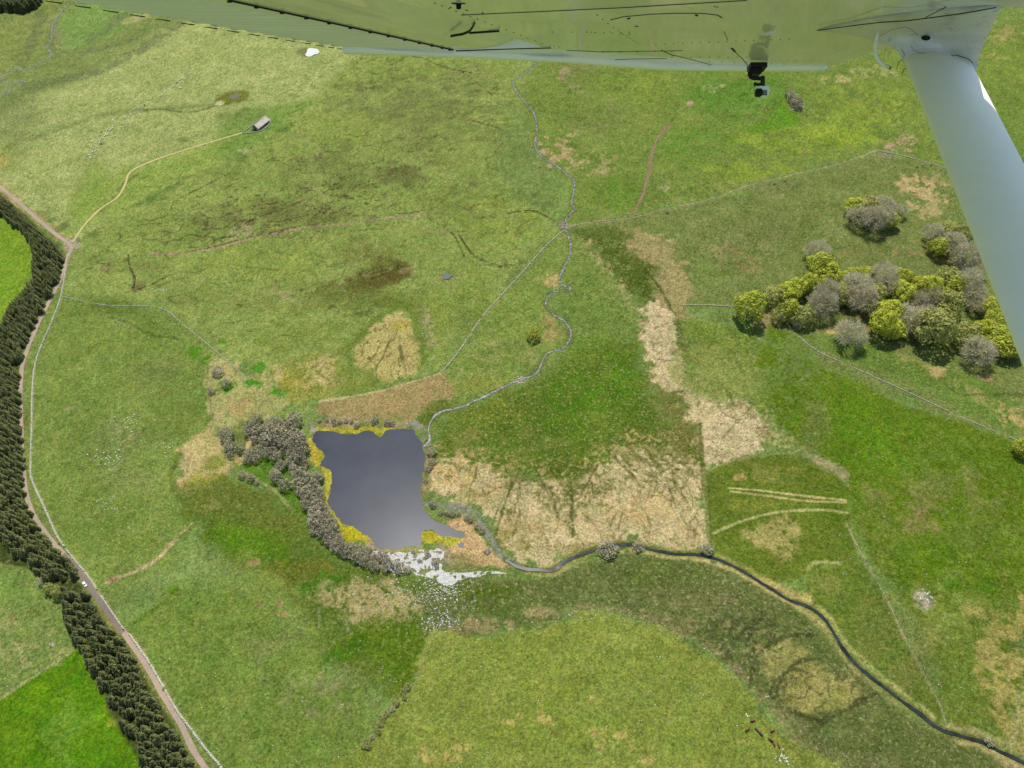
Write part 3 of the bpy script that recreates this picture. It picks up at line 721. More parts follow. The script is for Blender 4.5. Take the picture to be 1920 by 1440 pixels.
stroke([(1366,915),(1430,920),(1500,929),(1586,938)], 1.6, (206,190,128), 0.95, 0.5, 0.4); stroke([(1370,921),(1440,930),(1510,939),(1586,942)], 1.5, (200,184,122), 0.9, 0.5, 0.4)
stroke([(1338,1000),(1360,990),(1400,974),(1460,960),(1540,956),(1588,961)], 2.0, (176,176,112), 0.9, 0.6, 0.4)
stroke([(1324,885),(1380,862),(1470,849),(1520,852)], 1.6, (150,150,92), 0.8, 0.7, 0.5); stroke([(1322,880),(1326,960),(1334,1030)], 3.2, (128,132,72), 0.9, 0.9, 0.8); stroke([(1327,890),(1333,1010)], 1.4, (84,96,40), 0.7)
stroke([(1580,1056),(1530,1054),(1516,1066),(1512,1090),(1513,1120)], 2.0, (172,172,104), 0.9, 0.7, 0.5)
paint([(1513,1075),(1580,1060),(1610,1040),(1680,1150),(1760,1310),(1775,1370),(1700,1310),(1600,1225),(1560,1160),(1515,1125)], (98,120,42), 0.9, 3, 3, tuft=0.3)
blob(1560,1090,30,16,(128,132,66),0.6,0.8,mott=0.5); blob(1640,1180,40,60,(112,122,58),0.5)
paint([(1610,1010),(1700,1080),(1790,1090),(1920,1110),(1920,1300),(1900,1390),(1860,1390),(1790,1365),(1770,1300),(1690,1150)], (104,124,44), 0.85, 5, 6, tuft=0.5)
for b in ((1780,1140,50,60,(126,146,66),0.6),(1850,1100,80,14,(66,116,14),0.8),(1890,1230,34,80,(158,148,80),0.8),(1880,1320,22,40,(166,154,84),0.7),(1720,1250,40,60,(112,118,58),0.6),(1800,1300,50,40,(98,122,46),0.6),(1850,1200,16,60,(92,106,42),0.5),(1730,1200,30,40,(138,140,76),0.5)):
    blob(*b[:4], b[4], b[5], 0.6, mott=0.6, mwl=8, tuft=0.6)
paint([(1835,1150),(1880,1160),(1930,1130),(1930,1390),(1875,1350),(1845,1240)], (164,154,86), 0.8, 6, 7, mott=0.55)
blob(1734,1120,16,17,(184,172,142),0.95,0.5,tuft=1.0)
stroke([(1585,980),(1620,1050),(1660,1120),(1690,1185),(1740,1280),(1765,1330),(1775,1370)], 1.5, (158,152,96), 0.75, 0.5, 0.5, mott=1.0); stroke([(1912,1300),(1905,1370),(1895,1405)], 3, (160,158,100), 0.8, 1, 1)
# ---- marsh band below the river and the bottom mound
paint([(800,1085),(960,1082),(1060,1075),(1110,1048),(1180,1040),(1330,1052),(1420,1095),(1500,1140),(1560,1200),(1620,1275),(1720,1350),(1850,1405),(1960,1450),(1960,1500),(1560,1500),(1470,1350),(1400,1275),(1320,1215),(1220,1165),(1110,1142),(1000,1170),(900,1195),(805,1185)],
      (100,112,60), 0.95, 3, 4, tuft=0.7)
for b in ((900,1110,70,20,(84,110,30),0.8),(960,1140,80,20,(92,112,48),0.7),(1230,1080,80,24,(92,112,46),0.6),(1300,1120,80,20,(124,120,76),0.5),(1150,1110,60,20,(106,120,66),0.6),(900,1175,60,12,(158,140,96),0.6),(1020,1150,40,8,(160,148,100),0.6),
          (1280,1170,90,14,(128,122,78),0.6),(1400,1250,40,14,(130,122,84),0.5),(1500,1350,30,50,(118,118,76),0.6),(1600,1420,100,26,(108,112,66),0.6),(1560,1300,50,30,(118,122,70),0.4),(1700,1380,60,24,(108,118,60),0.5)):
    blob(*b[:4], b[4], b[5], 0.8, mott=0.5, mwl=8, tuft=0.9)
stroke([(1010,1172),(1060,1152),(1110,1143),(1170,1148),(1230,1165),(1290,1190),(1350,1225),(1400,1275),(1440,1320),(1480,1370),(1530,1430)], 6, (142,126,88), 0.6, 3, 3, tuft=1.0, mott=0.6, mwl=3)
paint([(1410,1215),(1440,1202),(1490,1205),(1498,1240),(1470,1280),(1450,1300),(1430,1265)], (154,150,84), 0.9, 3, 3, wl=8)
paint([(1485,1260),(1520,1245),(1570,1270),(1610,1290),(1590,1325),(1560,1345),(1530,1338),(1490,1325),(1470,1305)], (156,150,82), 0.9, 3, 3, wl=8)
for i in range(7): blob(1375+(i%4)*20+i*5, 1170+(i//4)*26+i*6, 12, 8, (146,142,86), 0.6, 0.5)
for pts in ([(1405,1290),(1420,1230),(1470,1195),(1520,1190)], [(1450,1310),(1470,1265),(1500,1240),(1540,1235)], [(1445,1300),(1455,1275),(1490,1255),(1520,1265)], [(1540,1355),(1580,1335),(1620,1310),(1650,1300)],
            [(1480,1330),(1510,1345),(1540,1352),(1560,1330)], [(1380,1200),(1400,1180),(1420,1165)], [(1400,1210),(1410,1185),(1450,1170)], [(1370,1180),(1390,1160)]):
    stroke(pts, 2.5, (78,84,48), 0.92, 0.8, 0.8)
for pts in ([(1525,1265),(1545,1290),(1555,1310)], [(1550,1310),(1590,1330)], [(1590,1340),(1620,1350)]): stroke(pts, 0.9, (190,184,120), 0.5, 0.5, 0.5, mott=0.8)
cracks([(1330,1120),(1420,1120),(1500,1180),(1480,1215),(1400,1250),(1350,1200)], (76,82,50), 0.85, 9, 0.13, 351, 1, 1, 0.5, 5)
cracks([(1400,1200),(1500,1190),(1620,1290),(1560,1350),(1440,1310)], (84,88,52), 0.8, 20, 0.07, 353, 1, 1, 0.5, 5)
cracks([(900,1100),(1300,1060),(1500,1150),(1640,1300),(1800,1400),(1560,1440),(1400,1270),(1200,1150)], (86,92,50), 0.6, 22, 0.06, 355, 0.8, 1.3, 0.0, 6)
for i in range(12):
    grow(rng.uniform(1335, 1490), rng.uniform(1110, 1215), rng.uniform(60, 170), rng.uniform(14, 34), (76,82,50), 1.3, 0.7, 1, 0.8, 400+i)
for i in range(14):
    grow(rng.uniform(1420, 1600), rng.uniform(1240, 1345), rng.uniform(0, 360), rng.uniform(16, 40), (92,96,54), 1.1, 0.6, 1, 0.8, 450+i)
paint([(800,1188),(900,1198),(1000,1180),(1060,1158),(1115,1150),(1180,1158),(1240,1178),(1310,1215),(1370,1262),(1420,1320),(1465,1380),(1520,1460),(660,1480),(700,1370),(770,1290)], (134,147,64), 0.95, 1.6, 2.5, tuft=0.35, wl=8)
for b in ((950,1240,120,30,(122,142,56),0.5),(1150,1260,120,30,(134,156,62),0.5),(1080,1370,160,40,(122,144,52),0.6),(1230,1300,90,40,(126,144,66),0.5),(850,1360,70,40,(128,146,60),0.5),(1040,1290,60,26,(116,136,48),0.5),(1330,1380,80,40,(122,150,56),0.5),(760,1420,50,20,(122,132,66),0.5)):
    blob(*b[:4], b[4], b[5], 0.8, mott=0.5, mwl=8)
for b in ((1015,1350,16,10),(1120,1380,12,10),(1130,1400,20,8),(1170,1378,14,9),(1185,1400,14,16),(1225,1400,14,10),(1205,1425,20,10),(950,1345,30,8),(865,1400,14,6),(1105,1313,14,7),(1395,1390,10,7),(800,1420,10,20),(850,1420,16,6),(1110,1370,10,8)):
    blob(*b,(184,166,96),0.7,0.9,mott=0.5,mwl=3)
stroke([(1395,1330),(1430,1355),(1470,1390),(1520,1440)], 1.4, (96,104,48), 0.5, 0.8, 0.6, mott=0.8)
stroke([(815,1180),(806,1200),(785,1270),(765,1300)], 1.2, (158,150,92), 0.5, 0.6, 0.4)
# ---- yellow floating fringe and reeds round the lake
YEL = (184,174,64)
for pts, w in (([(585,830),(598,848),(600,866)], 8), ([(600,868),(612,882),(620,897),(614,925),(610,945)], 5.5), ([(616,950),(632,972),(640,984)], 4), ([(640,985),(665,995),(690,1010)], 8), ([(595,806),(640,808),(680,806),(700,803),(712,812),(730,801)], 6),
               ([(700,1024),(760,1032),(790,1030)], 4), ([(790,1005),(820,1010),(862,1014)], 9)):
    stroke(pts, w, YEL, 0.95, 1.0, 1.6, wl=3, tuft=0.3)
blob(660,1000,18,14,(190,176,40),0.9,0.5); blob(592,855,10,14,(210,178,64),0.8); blob(805,1004,14,8,(176,160,40),0.9,0.4); blob(696,1015,8,10,(190,160,90),0.8)
paint([(590,790),(640,782),(730,785),(790,792),(790,803),(735,800),(640,800),(600,803)], (166,146,104), 0.85, 2, 2, wl=8, tuft=0.8, mott=0.9)
blob(640,790,40,3,(190,170,130),0.7); blob(588,800,10,12,(168,158,142),0.9,0.6)
paint([(795,830),(805,850),(806,900),(800,950),(820,970),(845,965),(890,965),(900,985),(880,990),(845,978),(815,975),(792,950),(790,900)], (132,124,78), 0.8, 2, 2, wl=8, tuft=0.7)
paint([(838,985),(862,965),(885,990),(905,1010),(930,1035),(955,1055),(930,1068),(880,1062),(835,1055),(832,1040),(860,1020),(868,1000)], (206,172,122), 0.95, 2, 2.5, wl=8, tuft=0.5)
paint([(832,1045),(870,1040),(905,1060),(960,1066),(900,1072),(835,1072)], (140,138,84), 0.8, 2, 2.5, wl=8, mott=0.9)
stroke([(800,945),(845,950),(885,958),(905,980),(920,1010),(940,1040),(960,1055)], 5.5, (142,146,128), 0.85, 1.5, 1.5)
stroke([(895,965),(925,1000),(945,1045)], 2, (92,118,52), 0.7, 0.9, 0.9)
paint([(690,1020),(735,1032),(790,1032),(830,1022),(835,1060),(770,1072),(700,1060)], (150,140,112), 0.8, 2, 2.5, wl=8)
stroke([(800,800),(796,820),(792,835)], 4, (128,134,100), 0.8, 1.2, 1.2); blob(775,798,14,8,(150,152,138),0.7,0.7)
# ---- banks of the river and streams
stroke(RIVER[12:20], 9, (170,160,92), 0.6, 2.5, 2.5, mott=0.75); stroke(RIVER[20:], 8, (146,148,84), 0.6, 2.2, 2.2, mott=0.8); stroke(RIVER[2:12], 7.5, (150,146,80), 0.6, 2, 2, mott=0.7)
stroke([(1420,1085),(1460,1105),(1500,1120),(1512,1122)], 7, (188,170,104), 0.8, 2, 2)
stroke([(1330,1045),(1420,1092),(1500,1140),(1560,1200)], 3, (166,152,96), 0.6, 1, 1)
stroke([(1800,1385),(1850,1402),(1910,1440)], 6, (184,168,112), 0.7, 2, 2); stroke([(1690,1310),(1740,1345)], 5, (160,156,92), 0.6, 2, 2)
stroke([(1165,1034),(1210,1036),(1260,1046),(1320,1050),(1380,1072),(1440,1108),(1500,1142),(1545,1172)], 2.4, (186,174,112), 0.8, 0.9, 0.9, mott=0.8)
stroke([(985,1075),(1030,1080),(1060,1066),(1100,1050)], 2.2, (170,164,100), 0.7, 0.9, 0.9, mott=0.8)
stroke([(1535,1140),(1562,1168),(1590,1210),(1620,1240),(1660,1275),(1705,1308),(1750,1345)], 3.4, (172,172,100), 0.75, 1.2, 1.4, mott=0.8)
stroke([(1545,1175),(1570,1215),(1600,1255),(1640,1290),(1690,1325)], 1.8, (166,156,96), 0.7, 0.9, 0.9, mott=0.8)
stroke([(1780,1362),(1830,1372),(1880,1392)], 4, (170,164,104), 0.7, 1.4, 1.4, mott=0.8)
stroke(RIVER, 4.0, (92,104,46), 0.7, 1.2, 1.4)
stroke(STREAM_N, 4.4, (108,110,64), 0.6, 1.4, 1.8, mott=0.8)
stroke([(985,710),(965,717)], 5, (176,160,136), 0.8, 1, 1); blob(1056,424,9,9,(140,124,106),0.8,0.6); stroke([(1060,425),(1100,418),(1180,410),(1240,395)], 2.2, (164,150,100), 0.7, 0.8, 0.8)
stroke(FAR_STREAM, 3.6, (128,138,84), 0.6, 1.2, 1)
# pale lines under the stone walls and fences
for pts, w, c in (([(128,475),(115,555),(95,610),(70,670),(62,720),(60,800),(58,880),(62,905),(85,955),(110,1010),(140,1050),(165,1080),(185,1110),(232,1180),(275,1235),(305,1285),(330,1330),(360,1370),(390,1410),(415,1440),(450,1500)], 1.8, (160,166,110)),
              ([(115,556),(200,573),(297,577),(345,610),(400,655),(463,710)], 1.6, (146,158,92)), ([(385,690),(392,740),(400,795),(420,840),(437,880),(470,900)], 1.4, (156,152,100)),
              ([(830,696),(860,660),(900,600),(935,560),(985,505),(1020,465),(1058,432)], 1.9, (150,152,94)), ([(1240,395),(1330,375),(1400,350),(1480,330),(1560,312),(1620,292),(1645,283),(1690,292),(1760,312)], 2.0, (182,172,110)),
              ([(1280,573),(1330,573),(1382,576)], 1.2, (156,160,100)), ([(1490,625),(1535,660),(1600,690),(1700,735),(1800,782),(1905,825)], 1.6, (150,156,100)), ([(1205,395),(1240,430),(1280,470),(1330,500)], 1.4, (140,146,84))):
    stroke(pts, w, c, 0.7, 0.6, 0.5)

# ---- fine tone noise over everything, then carve the water courses
n_ = 0.12*NZ[3]+0.13*NZ2+0.08*WN[8]+0.07*NZ[20]+0.05*WN[20]
COL *= np.clip(1+n_+rng.normal(0, 0.11, len(gx)), 0.4, 1.75)[:, None]
# patches of drier and lusher sward within each field
q_ = np.clip(0.6*WN[8]+0.5*NZ[20]+0.4*NZ[3], -1.2, 1.2)
COL *= np.stack([1+0.10*q_, 1+0.035*q_, 1+0.13*q_], 1)
COL = np.clip(COL, 0.004, 0.8)
idx = sub(lake_xy, 6)
sdl = seg_dist(gx[idx], gy[idx], lake_xy, True); sdl = np.where(inside(gx[idx], gy[idx], lake_xy), sdl, -sdl)
gz[idx] -= 0.6*sstep(-0.6, 1.4, sdl)
COL[idx[sdl > 0.5]] = alb((70, 66, 50))
for P, w, dpt in ((river_xy, 3.0, 0.5), (stream_xy, 2.2, 0.4), (far_xy, 1.6, 0.3)):
    idx = sub(P, 5)
    d = seg_dist(gx[idx], gy[idx], P)
    gz[idx] -= dpt*(1-sstep(w/2-0.2, w/2+0.9, d))
ii = np.arange(NR*NC).reshape(NR, NC)
quads = np.stack([ii[:-1, :-1], ii[:-1, 1:], ii[1:, 1:], ii[1:, :-1]], -1).reshape(-1, 4)

def ground_material():
    m, nt, b = new_mat('meadow_ground')
    at1 = N(nt, 'ShaderNodeAttribute', attribute_name='Col')
    at2 = N(nt, 'ShaderNodeAttribute', attribute_name='Tuft')
    tc = N(nt, 'ShaderNodeTexCoord')
    n1 = noise_node(nt, 0.62, 4, 0.72, vec=tc.outputs['Object'])
    n2 = noise_node(nt, 0.42, 3, 0.6, vec=tc.outputs['Object'])
    n3 = noise_node(nt, 0.11, 3, 0.6, vec=tc.outputs['Object'])
    # light/dark grass grain
    g = maprange(nt, n1.outputs['Fac'], 0.30, 0.70, 0.52, 1.50)
    hs = N(nt, 'ShaderNodeHueSaturation')
    nt.links.new(at1.outputs['Color'], hs.inputs['Color']); nt.links.new(g, hs.inputs['Value'])
    hue = maprange(nt, n3.outputs['Fac'], 0.3, 0.7, 0.485, 0.515)
    nt.links.new(hue, hs.inputs['Hue'])
    n5 = noise_node(nt, 1.7, 2, 0.6, vec=tc.outputs['Object'])
    g = mathn(nt, 'MULTIPLY', g, maprange(nt, n5.outputs['Fac'], 0.3, 0.7, 0.68, 1.32)); nt.links.new(g, hs.inputs['Value'])
    # straw tufts
    tm = maprange(nt, n2.outputs['Fac'], 0.56, 0.70)
    tf = mathn(nt, 'MULTIPLY', mathn(nt, 'MULTIPLY', tm, at2.outputs['Fac']), 0.75)
    c1 = mixc(nt, tf, hs.outputs[0], tuple(alb((196, 184, 128))))
    # dark rush tufts
    n4 = noise_node(nt, 0.6, 3, 0.6, vec=tc.outputs['Object'])
    n4.inputs['Distortion'].default_value = 0.8
    dm = maprange(nt, n4.outputs['Fac'], 0.57, 0.70)
    df = mathn(nt, 'MULTIPLY', mathn(nt, 'MULTIPLY', dm, at2.outputs['Fac']), 0.75)
    c2 = mixc(nt, df, c1, tuple(alb((74, 86, 36))))
    nt.links.new(c2, b.inputs['Base Color'])
    b.inputs['Roughness'].default_value = 0.95
    b.inputs['Specular IOR Level'].default_value = 0.0
    bp = N(nt, 'ShaderNodeBump'); bp.inputs['Strength'].default_value = 0.9; bp.inputs['Distance'].default_value = 0.7
    nt.links.new(n1.outputs['Fac'], bp.inputs['Height'])
    nt.links.new(bp.outputs[0], b.inputs['Normal'])
    return m
GROUND_MAT = ground_material()
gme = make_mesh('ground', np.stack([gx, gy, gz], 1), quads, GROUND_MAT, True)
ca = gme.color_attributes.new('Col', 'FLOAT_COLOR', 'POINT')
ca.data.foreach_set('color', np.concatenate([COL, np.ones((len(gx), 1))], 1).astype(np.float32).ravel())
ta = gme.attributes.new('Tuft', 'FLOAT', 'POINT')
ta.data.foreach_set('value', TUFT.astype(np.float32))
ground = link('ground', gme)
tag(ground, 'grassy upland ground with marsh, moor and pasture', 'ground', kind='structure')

# ------------------------------------------------------------------ water, road, track
def water_mat(name, c, rough, bump, bscale, spec=0.5, var=0.07, vs=0.02):
    m, nt, b = new_mat(name)
    n = noise_node(nt, vs, 3)
    r = ramp(nt, n.outputs['Fac'], [(0.3, tuple(np.array(c)*(1-var))), (0.7, tuple(np.array(c)*(1+var)))])
    b.inputs['Specular IOR Level'].default_value = spec
    nt.links.new(r.outputs[0], b.inputs['Base Color'])
    b.inputs['Roughness'].default_value = rough
    b.inputs['IOR'].default_value = 1.333
    w = noise_node(nt, bscale, 3)
    bp = N(nt, 'ShaderNodeBump'); bp.inputs['Strength'].default_value = bump; bp.inputs['Distance'].default_value = 0.1
    nt.links.new(w.outputs['Fac'], bp.inputs['Height']); nt.links.new(bp.outputs[0], b.inputs['Normal'])
    return m
LAKE_MAT = water_mat('lake_water', (0.031, 0.0355, 0.0455), 0.25, 0.05, 1.2, 0.055, 0.12, 0.05)
RIVER_MAT = water_mat('river_water', (0.018, 0.023, 0.022), 0.25, 0.15, 1.5, 0.12, 0.5, 0.2)
STREAM_MAT = water_mat('stream_water', (0.11, 0.118, 0.108), 0.3, 0.5, 1.0, 0.2, 0.9, 0.5)
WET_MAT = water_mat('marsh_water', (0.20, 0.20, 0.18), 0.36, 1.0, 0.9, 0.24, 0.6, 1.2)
POND_MAT = water_mat('pond_water', (0.085, 0.10, 0.09), 0.25, 0.05, 1.2, 0.06)

def poly_sheet(name, P, z, mat):
    import mathutils
    tri = mathutils.geometry.delaunay_2d_cdt([Vector(p) for p in P], [], [list(range(len(P)))], 1, 1e-4)
    V = [(v.x, v.y, z) for v in tri[0]]
    return link(name, make_mesh(name, V, [tuple(f) for f in tri[2]], mat))

def ribbon(name, P, w, mat, up, wob=0.25, wwl=4.0, shape=None, res=2.0):
    # resample
    seg = np.linalg.norm(np.diff(P, axis=0), axis=1); L = np.concatenate([[0], np.cumsum(seg)])
    s = np.arange(0, L[-1], res)
    x = np.interp(s, L, P[:, 0]); y = np.interp(s, L, P[:, 1])
    tx = np.gradient(x); ty = np.gradient(y); l = np.hypot(tx, ty)+1e-9
    nx, ny = -ty/l, tx/l
    ww = w*(shape(s/L[-1]) if shape else 1.0)*np.ones_like(s)
    a = ww/2*(1+wob*fbm(x+500, y, wwl, 2, 81)); b2 = ww/2*(1+wob*fbm(x, y+500, wwl, 2, 82))
    cols = []
    for f in (-1, -0.5, 0, 0.5, 1):
        off = np.where(f < 0, a, b2)*f
        X = x+nx*off; Yy = y+ny*off
        cols.append(np.stack([X, Yy, height(X, Yy)+up], 1))
    V = np.stack(cols, 1).reshape(-1, 3); n5 = len(s)
    q = np.arange(n5*5).reshape(n5, 5)
    F = np.stack([q[:-1, :-1], q[:-1, 1:], q[1:, 1:], q[1:, :-1]], -1).reshape(-1, 4)
    return link(name, make_mesh(name, V, F, mat, True))

tag(poly_sheet('lake_water', lake_xy, -0.05, LAKE_MAT), 'slate grey lake water', 'lake', kind='structure')
tag(ribbon('river_water', river_xy, 2.0, RIVER_MAT, -0.12, 0.5, 7.0), 'dark narrow river leaving the lake', 'river', kind='structure')
tag(ribbon('stream_water', stream_xy, 1.5, STREAM_MAT, -0.08, 0.8), 'pale rippling stream running down to the lake', 'stream', kind='structure')
tag(ribbon('far_stream_water', far_xy, 1.6, STREAM_MAT, -0.06, 0.9), 'thin pale stream meandering in the far corner', 'stream', kind='structure')

def small_pond(name, px, py, rx, ry, mat, label, rot=0):
    pts = []
    for k in range(18):
        t = 2*math.pi*k/18; r = 1+0.16*math.sin(3*t+px)+0.1*math.sin(5*t+py)
        ux, uy = rx*r*math.cos(t), ry*r*math.sin(t); cs, sn = math.cos(rot), math.sin(rot)
        pts.append(atxy(px+ux*cs-uy*sn, py+ux*sn+uy*cs))
    z = max(float(height(*p)) for p in pts)+0.06
    tag(poly_sheet(name, np.array(pts), z, mat), label, 'pond', kind='structure')
small_pond('small_pond', 838, 518, 9, 6, POND_MAT, 'tiny grey pond on the moor')
PALE_MAT = simple_mat('white_pond_fill', (0.38, 0.39, 0.35), 0.8, 0.15, 0.8)  # pale colour of the white oval pond
small_pond('white_pond', 585, 99, 13, 6.5, PALE_MAT, 'white oval pond on the far pasture', -0.2)
small_pond('marsh_pool', 865, 1022, 6, 5, LAKE_MAT, 'small pool in the reeds beside the lake')
small_pond('bog_pool', 441, 181, 11, 4, simple_mat('bog_pool', (0.05, 0.055, 0.02), 0.4, 0.3, 0.5), 'olive bog pool on the far pasture', -0.25)

# flooded marsh that glitters where it mirrors the sun
WETP = [(690,1034),(735,1036),(770,1034),(800,1030),(828,1030),(832,1052),(835,1072),(900,1072),(955,1075),(900,1080),(870,1084),(838,1098),(815,1088),(770,1074),(725,1068)]
wet_xy = np.array([atxy(*p) for p in catmull(WETP, 3, True)])
wet_xy += np.stack([fbm(wet_xy[:,0], wet_xy[:,1], 5, 2, 55), fbm(wet_xy[:,0], wet_xy[:,1], 5, 2, 56)], 1)*1.2
def draped_sheet(name, P, up, mat, step=0.62):
    from mathutils.geometry import delaunay_2d_cdt
    x0, y0 = P.min(0); x1, y1 = P.max(0)
    gx_, gy_ = [a.ravel() for a in np.meshgrid(np.arange(x0, x1, step), np.arange(y0, y1, step))]
    k = inside(gx_, gy_, P); pts = [Vector(p) for p in P]+[Vector((a, b)) for a, b in zip(gx_[k], gy_[k])]
    t = delaunay_2d_cdt(pts, [], [list(range(len(P)))], 1, 1e-4)
    V = [(v.x, v.y, float(height(v.x, v.y))+up) for v in t[0]]
    c_ = [(sum(V[i][0] for i in f)/3, sum(V[i][1] for i in f)/3) for f in t[2]]; c_ = np.array(c_)
    ok = fbm(c_[:, 0], c_[:, 1], 2.6, 3, 57)+0.5*fbm(c_[:, 0], c_[:, 1], 9, 2, 58) > -0.30
    return link(name, make_mesh(name, V, [tuple(f) for f, k in zip(t[2], ok) if k], mat))
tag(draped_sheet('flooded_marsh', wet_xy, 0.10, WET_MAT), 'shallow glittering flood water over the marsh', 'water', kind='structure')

def road_material(name, c1, c2, c3):
    m, nt, b = new_mat(name)
    n1 = noise_node(nt, 0.05, 3); n2 = noise_node(nt, 0.9, 4, 0.65)
    c = mixc(nt, maprange(nt, n1.outputs['Fac'], 0.4, 0.6), alb(c1), alb(c2))
    c = mixc(nt, mathn(nt, 'MULTIPLY', maprange(nt, n2.outputs['Fac'], 0.5, 0.68), 0.6), c, alb(c3))
    nt.links.new(c, b.inputs['Base Color']); b.inputs['Roughness'].default_value = 0.95; b.inputs['Specular IOR Level'].default_value = 0.1
    return m
tag(ribbon('road', road_xy, 3.4, road_material('gravel_road', (196,172,146), (180,162,140), (222,204,174)), 0.10, 0.12, 9), 'brown gravel road beside the conifers', 'road', kind='structure')
tag(ribbon('tarred_road', line_xy([(118,1040),(140,1063),(165,1096),(190,1131),(215,1166),(233,1190)]), 3.3, road_material('worn_tarmac', (146,132,118), (136,126,116), (170,156,136)), 0.118, 0.12, 9), 'greyer worn stretch of the road', 'road', kind='structure')
tag(ribbon('path', track_xy, 2.3, road_material('pale_track', (214,200,136), (204,188,124), (226,214,160)), 0.10, 0.2, 6), 'pale farm track to the barn', 'path', kind='structure')
tag(ribbon('moor_path', line_xy([(1255,232),(1230,265),(1222,290),(1215,330),(1205,365),(1190,395)]), 2.2, road_material('earth_track', (156,132,104), (142,122,94), (176,156,124)), 0.09, 0.6, 8, shape=lambda t: 0.35+0.9*np.sin(np.pi*np.clip(t*0.9+0.1, 0, 1))), 'brown earth track on the upper moor', 'path', kind='structure')
# ------------------------------------------------------------------ trees
BARK = simple_mat('bark', (0.10, 0.085, 0.065), 0.9, 0.3, 3.0, 0.3)
LEAF_Y = foliage_mat('spring_leaf', (0.24, 0.265, 0.03), (0.58, 0.61, 0.07), 0.42, 1.6)
LEAF_O = foliage_mat('olive_leaf', (0.20, 0.215, 0.055), (0.42, 0.42, 0.11), 0.38, 1.6)
TWIG = foliage_mat('bare_twig', (0.32, 0.285, 0.165), (0.54, 0.50, 0.31), 0.3, 1.6, 0.2)
WILLOW = foliage_mat('willow_twig', (0.15, 0.135, 0.085), (0.50, 0.445, 0.28), 0.25, 0.9, 0.3)
NEEDLE = foliage_mat('spruce_needle', (0.032, 0.044, 0.012), (0.17, 0.18, 0.05), 0.2, 1.6, 0.4)
GORSE = foliage_mat('gorse_bloom', (0.14, 0.15, 0.025), (0.42, 0.38, 0.03), 0.25, 1.6)
HEDGE = foliage_mat('hedge_leaf', (0.16, 0.165, 0.05), (0.32, 0.31, 0.11), 0.25, 1.6)

def lobes(r, K, flat, lump):
    """uneven crown outline: lump centres and sizes on a dome of radius 1 centred at z = 1"""
    L = []
    ga = math.pi*(3-math.sqrt(5))
    off = r.random()*6
    for i in range(K):
        u = 1-1.55*(i+0.5)/K                      # from the top down past the equator
        s = math.sqrt(max(0, 1-u*u)); t = i*ga+off+r.normal(0, 0.25)
        rad = 0.72*r.uniform(0.80, 1.14)
        L.append((np.array((math.cos(t)*s*rad, math.sin(t)*s*rad, 0.95+u*rad*flat)), lump*r.uniform(0.75, 1.25)))
    return L

def leaf_crown(seed, K=26, n=1500, leaf=0.075, flat=0.85, lump=0.34, thin=0.0):
    r = np.random.default_rng(seed)
    L = lobes(r, K, flat, lump)
    V = []
    per = n//K
    for c, R in L:
        d = r.normal(size=(per, 3)); d[:, 2] += 0.35; d /= np.linalg.norm(d, axis=1)[:, None]
        out = (c-np.array((0, 0, 0.9))); out /= np.linalg.norm(out)+1e-6
        d = d+0.55*out; d /= np.linalg.norm(d, axis=1)[:, None]
        p = c+d*R*r.uniform(0.72, 1.06, (per, 1))
        nrm = d+r.normal(size=(per, 3))*0.45; nrm /= np.linalg.norm(nrm, axis=1)[:, None]
        a = np.cross(nrm, r.normal(size=(per, 3))); a /= np.linalg.norm(a, axis=1)[:, None]
        b = np.cross(nrm, a)
        s = leaf*r.uniform(0.6, 1.3, (per, 1))
        V.append(np.stack([p-a*s-b*s*0.35, p+b*s*0.8, p+a*s-b*s*0.2, p-b*s*0.9], 1))
    V = np.concatenate(V).reshape(-1, 3)
    return V, np.arange(len(V)).reshape(-1, 4)

def twig_crown(seed, K=24, n=2600, flat=0.85, lump=0.36, w=0.011, ln=0.24):
    r = np.random.default_rng(seed)
    L = lobes(r, K, flat, lump)
    V = []
    per = n//K
    for c, R in L:
        d = r.normal(size=(per, 3)); d[:, 2] += 0.25; d /= np.linalg.norm(d, axis=1)[:, None]
        out = (c-np.array((0, 0, 0.5))); out /= np.linalg.norm(out)+1e-6
        d = d+0.8*out; d /= np.linalg.norm(d, axis=1)[:, None]
        p = c+d*R*r.uniform(0.25, 1.0, (per, 1))
        t = d+r.normal(size=(per, 3))*0.45; t /= np.linalg.norm(t, axis=1)[:, None]
        a = np.cross(t, r.normal(size=(per, 3))); a /= np.linalg.norm(a, axis=1)[:, None]
        ww = w*r.uniform(0.6, 1.6, (per, 1)); ll = ln*r.uniform(0.5, 1.2, (per, 1))
        V.append(np.stack([p-a*ww, p+a*ww, p+t*ll+a*ww*0.4, p+t*ll-a*ww*0.4], 1))
    V = np.concatenate(V).reshape(-1, 3)
    return V, np.arange(len(V)).reshape(-1, 4)

def limb_trunk(seed, h=1.0, r0=0.055, nl=7):
    r = random.Random(seed); m = MB()
    m.tube([(0, 0, -0.05), (0.01, 0, 0.2), (0.0, 0.02, 0.5), (0.02, 0, h)], [r0*1.25, r0, r0*0.75, r0*0.3], 7)
    for k in range(nl):
        t = 2*math.pi*k/nl+r.uniform(-0.3, 0.3); z = r.uniform(0.22, 0.6); q = r.uniform(0.4, 0.72)
        m.tube([(0, 0, z), (math.cos(t)*q*0.5, math.sin(t)*q*0.5, z+0.28), (math.cos(t)*q, math.sin(t)*q, z+r.uniform(0.4, 0.75))], [r0*0.5, r0*0.33, r0*0.12], 5)
    return m

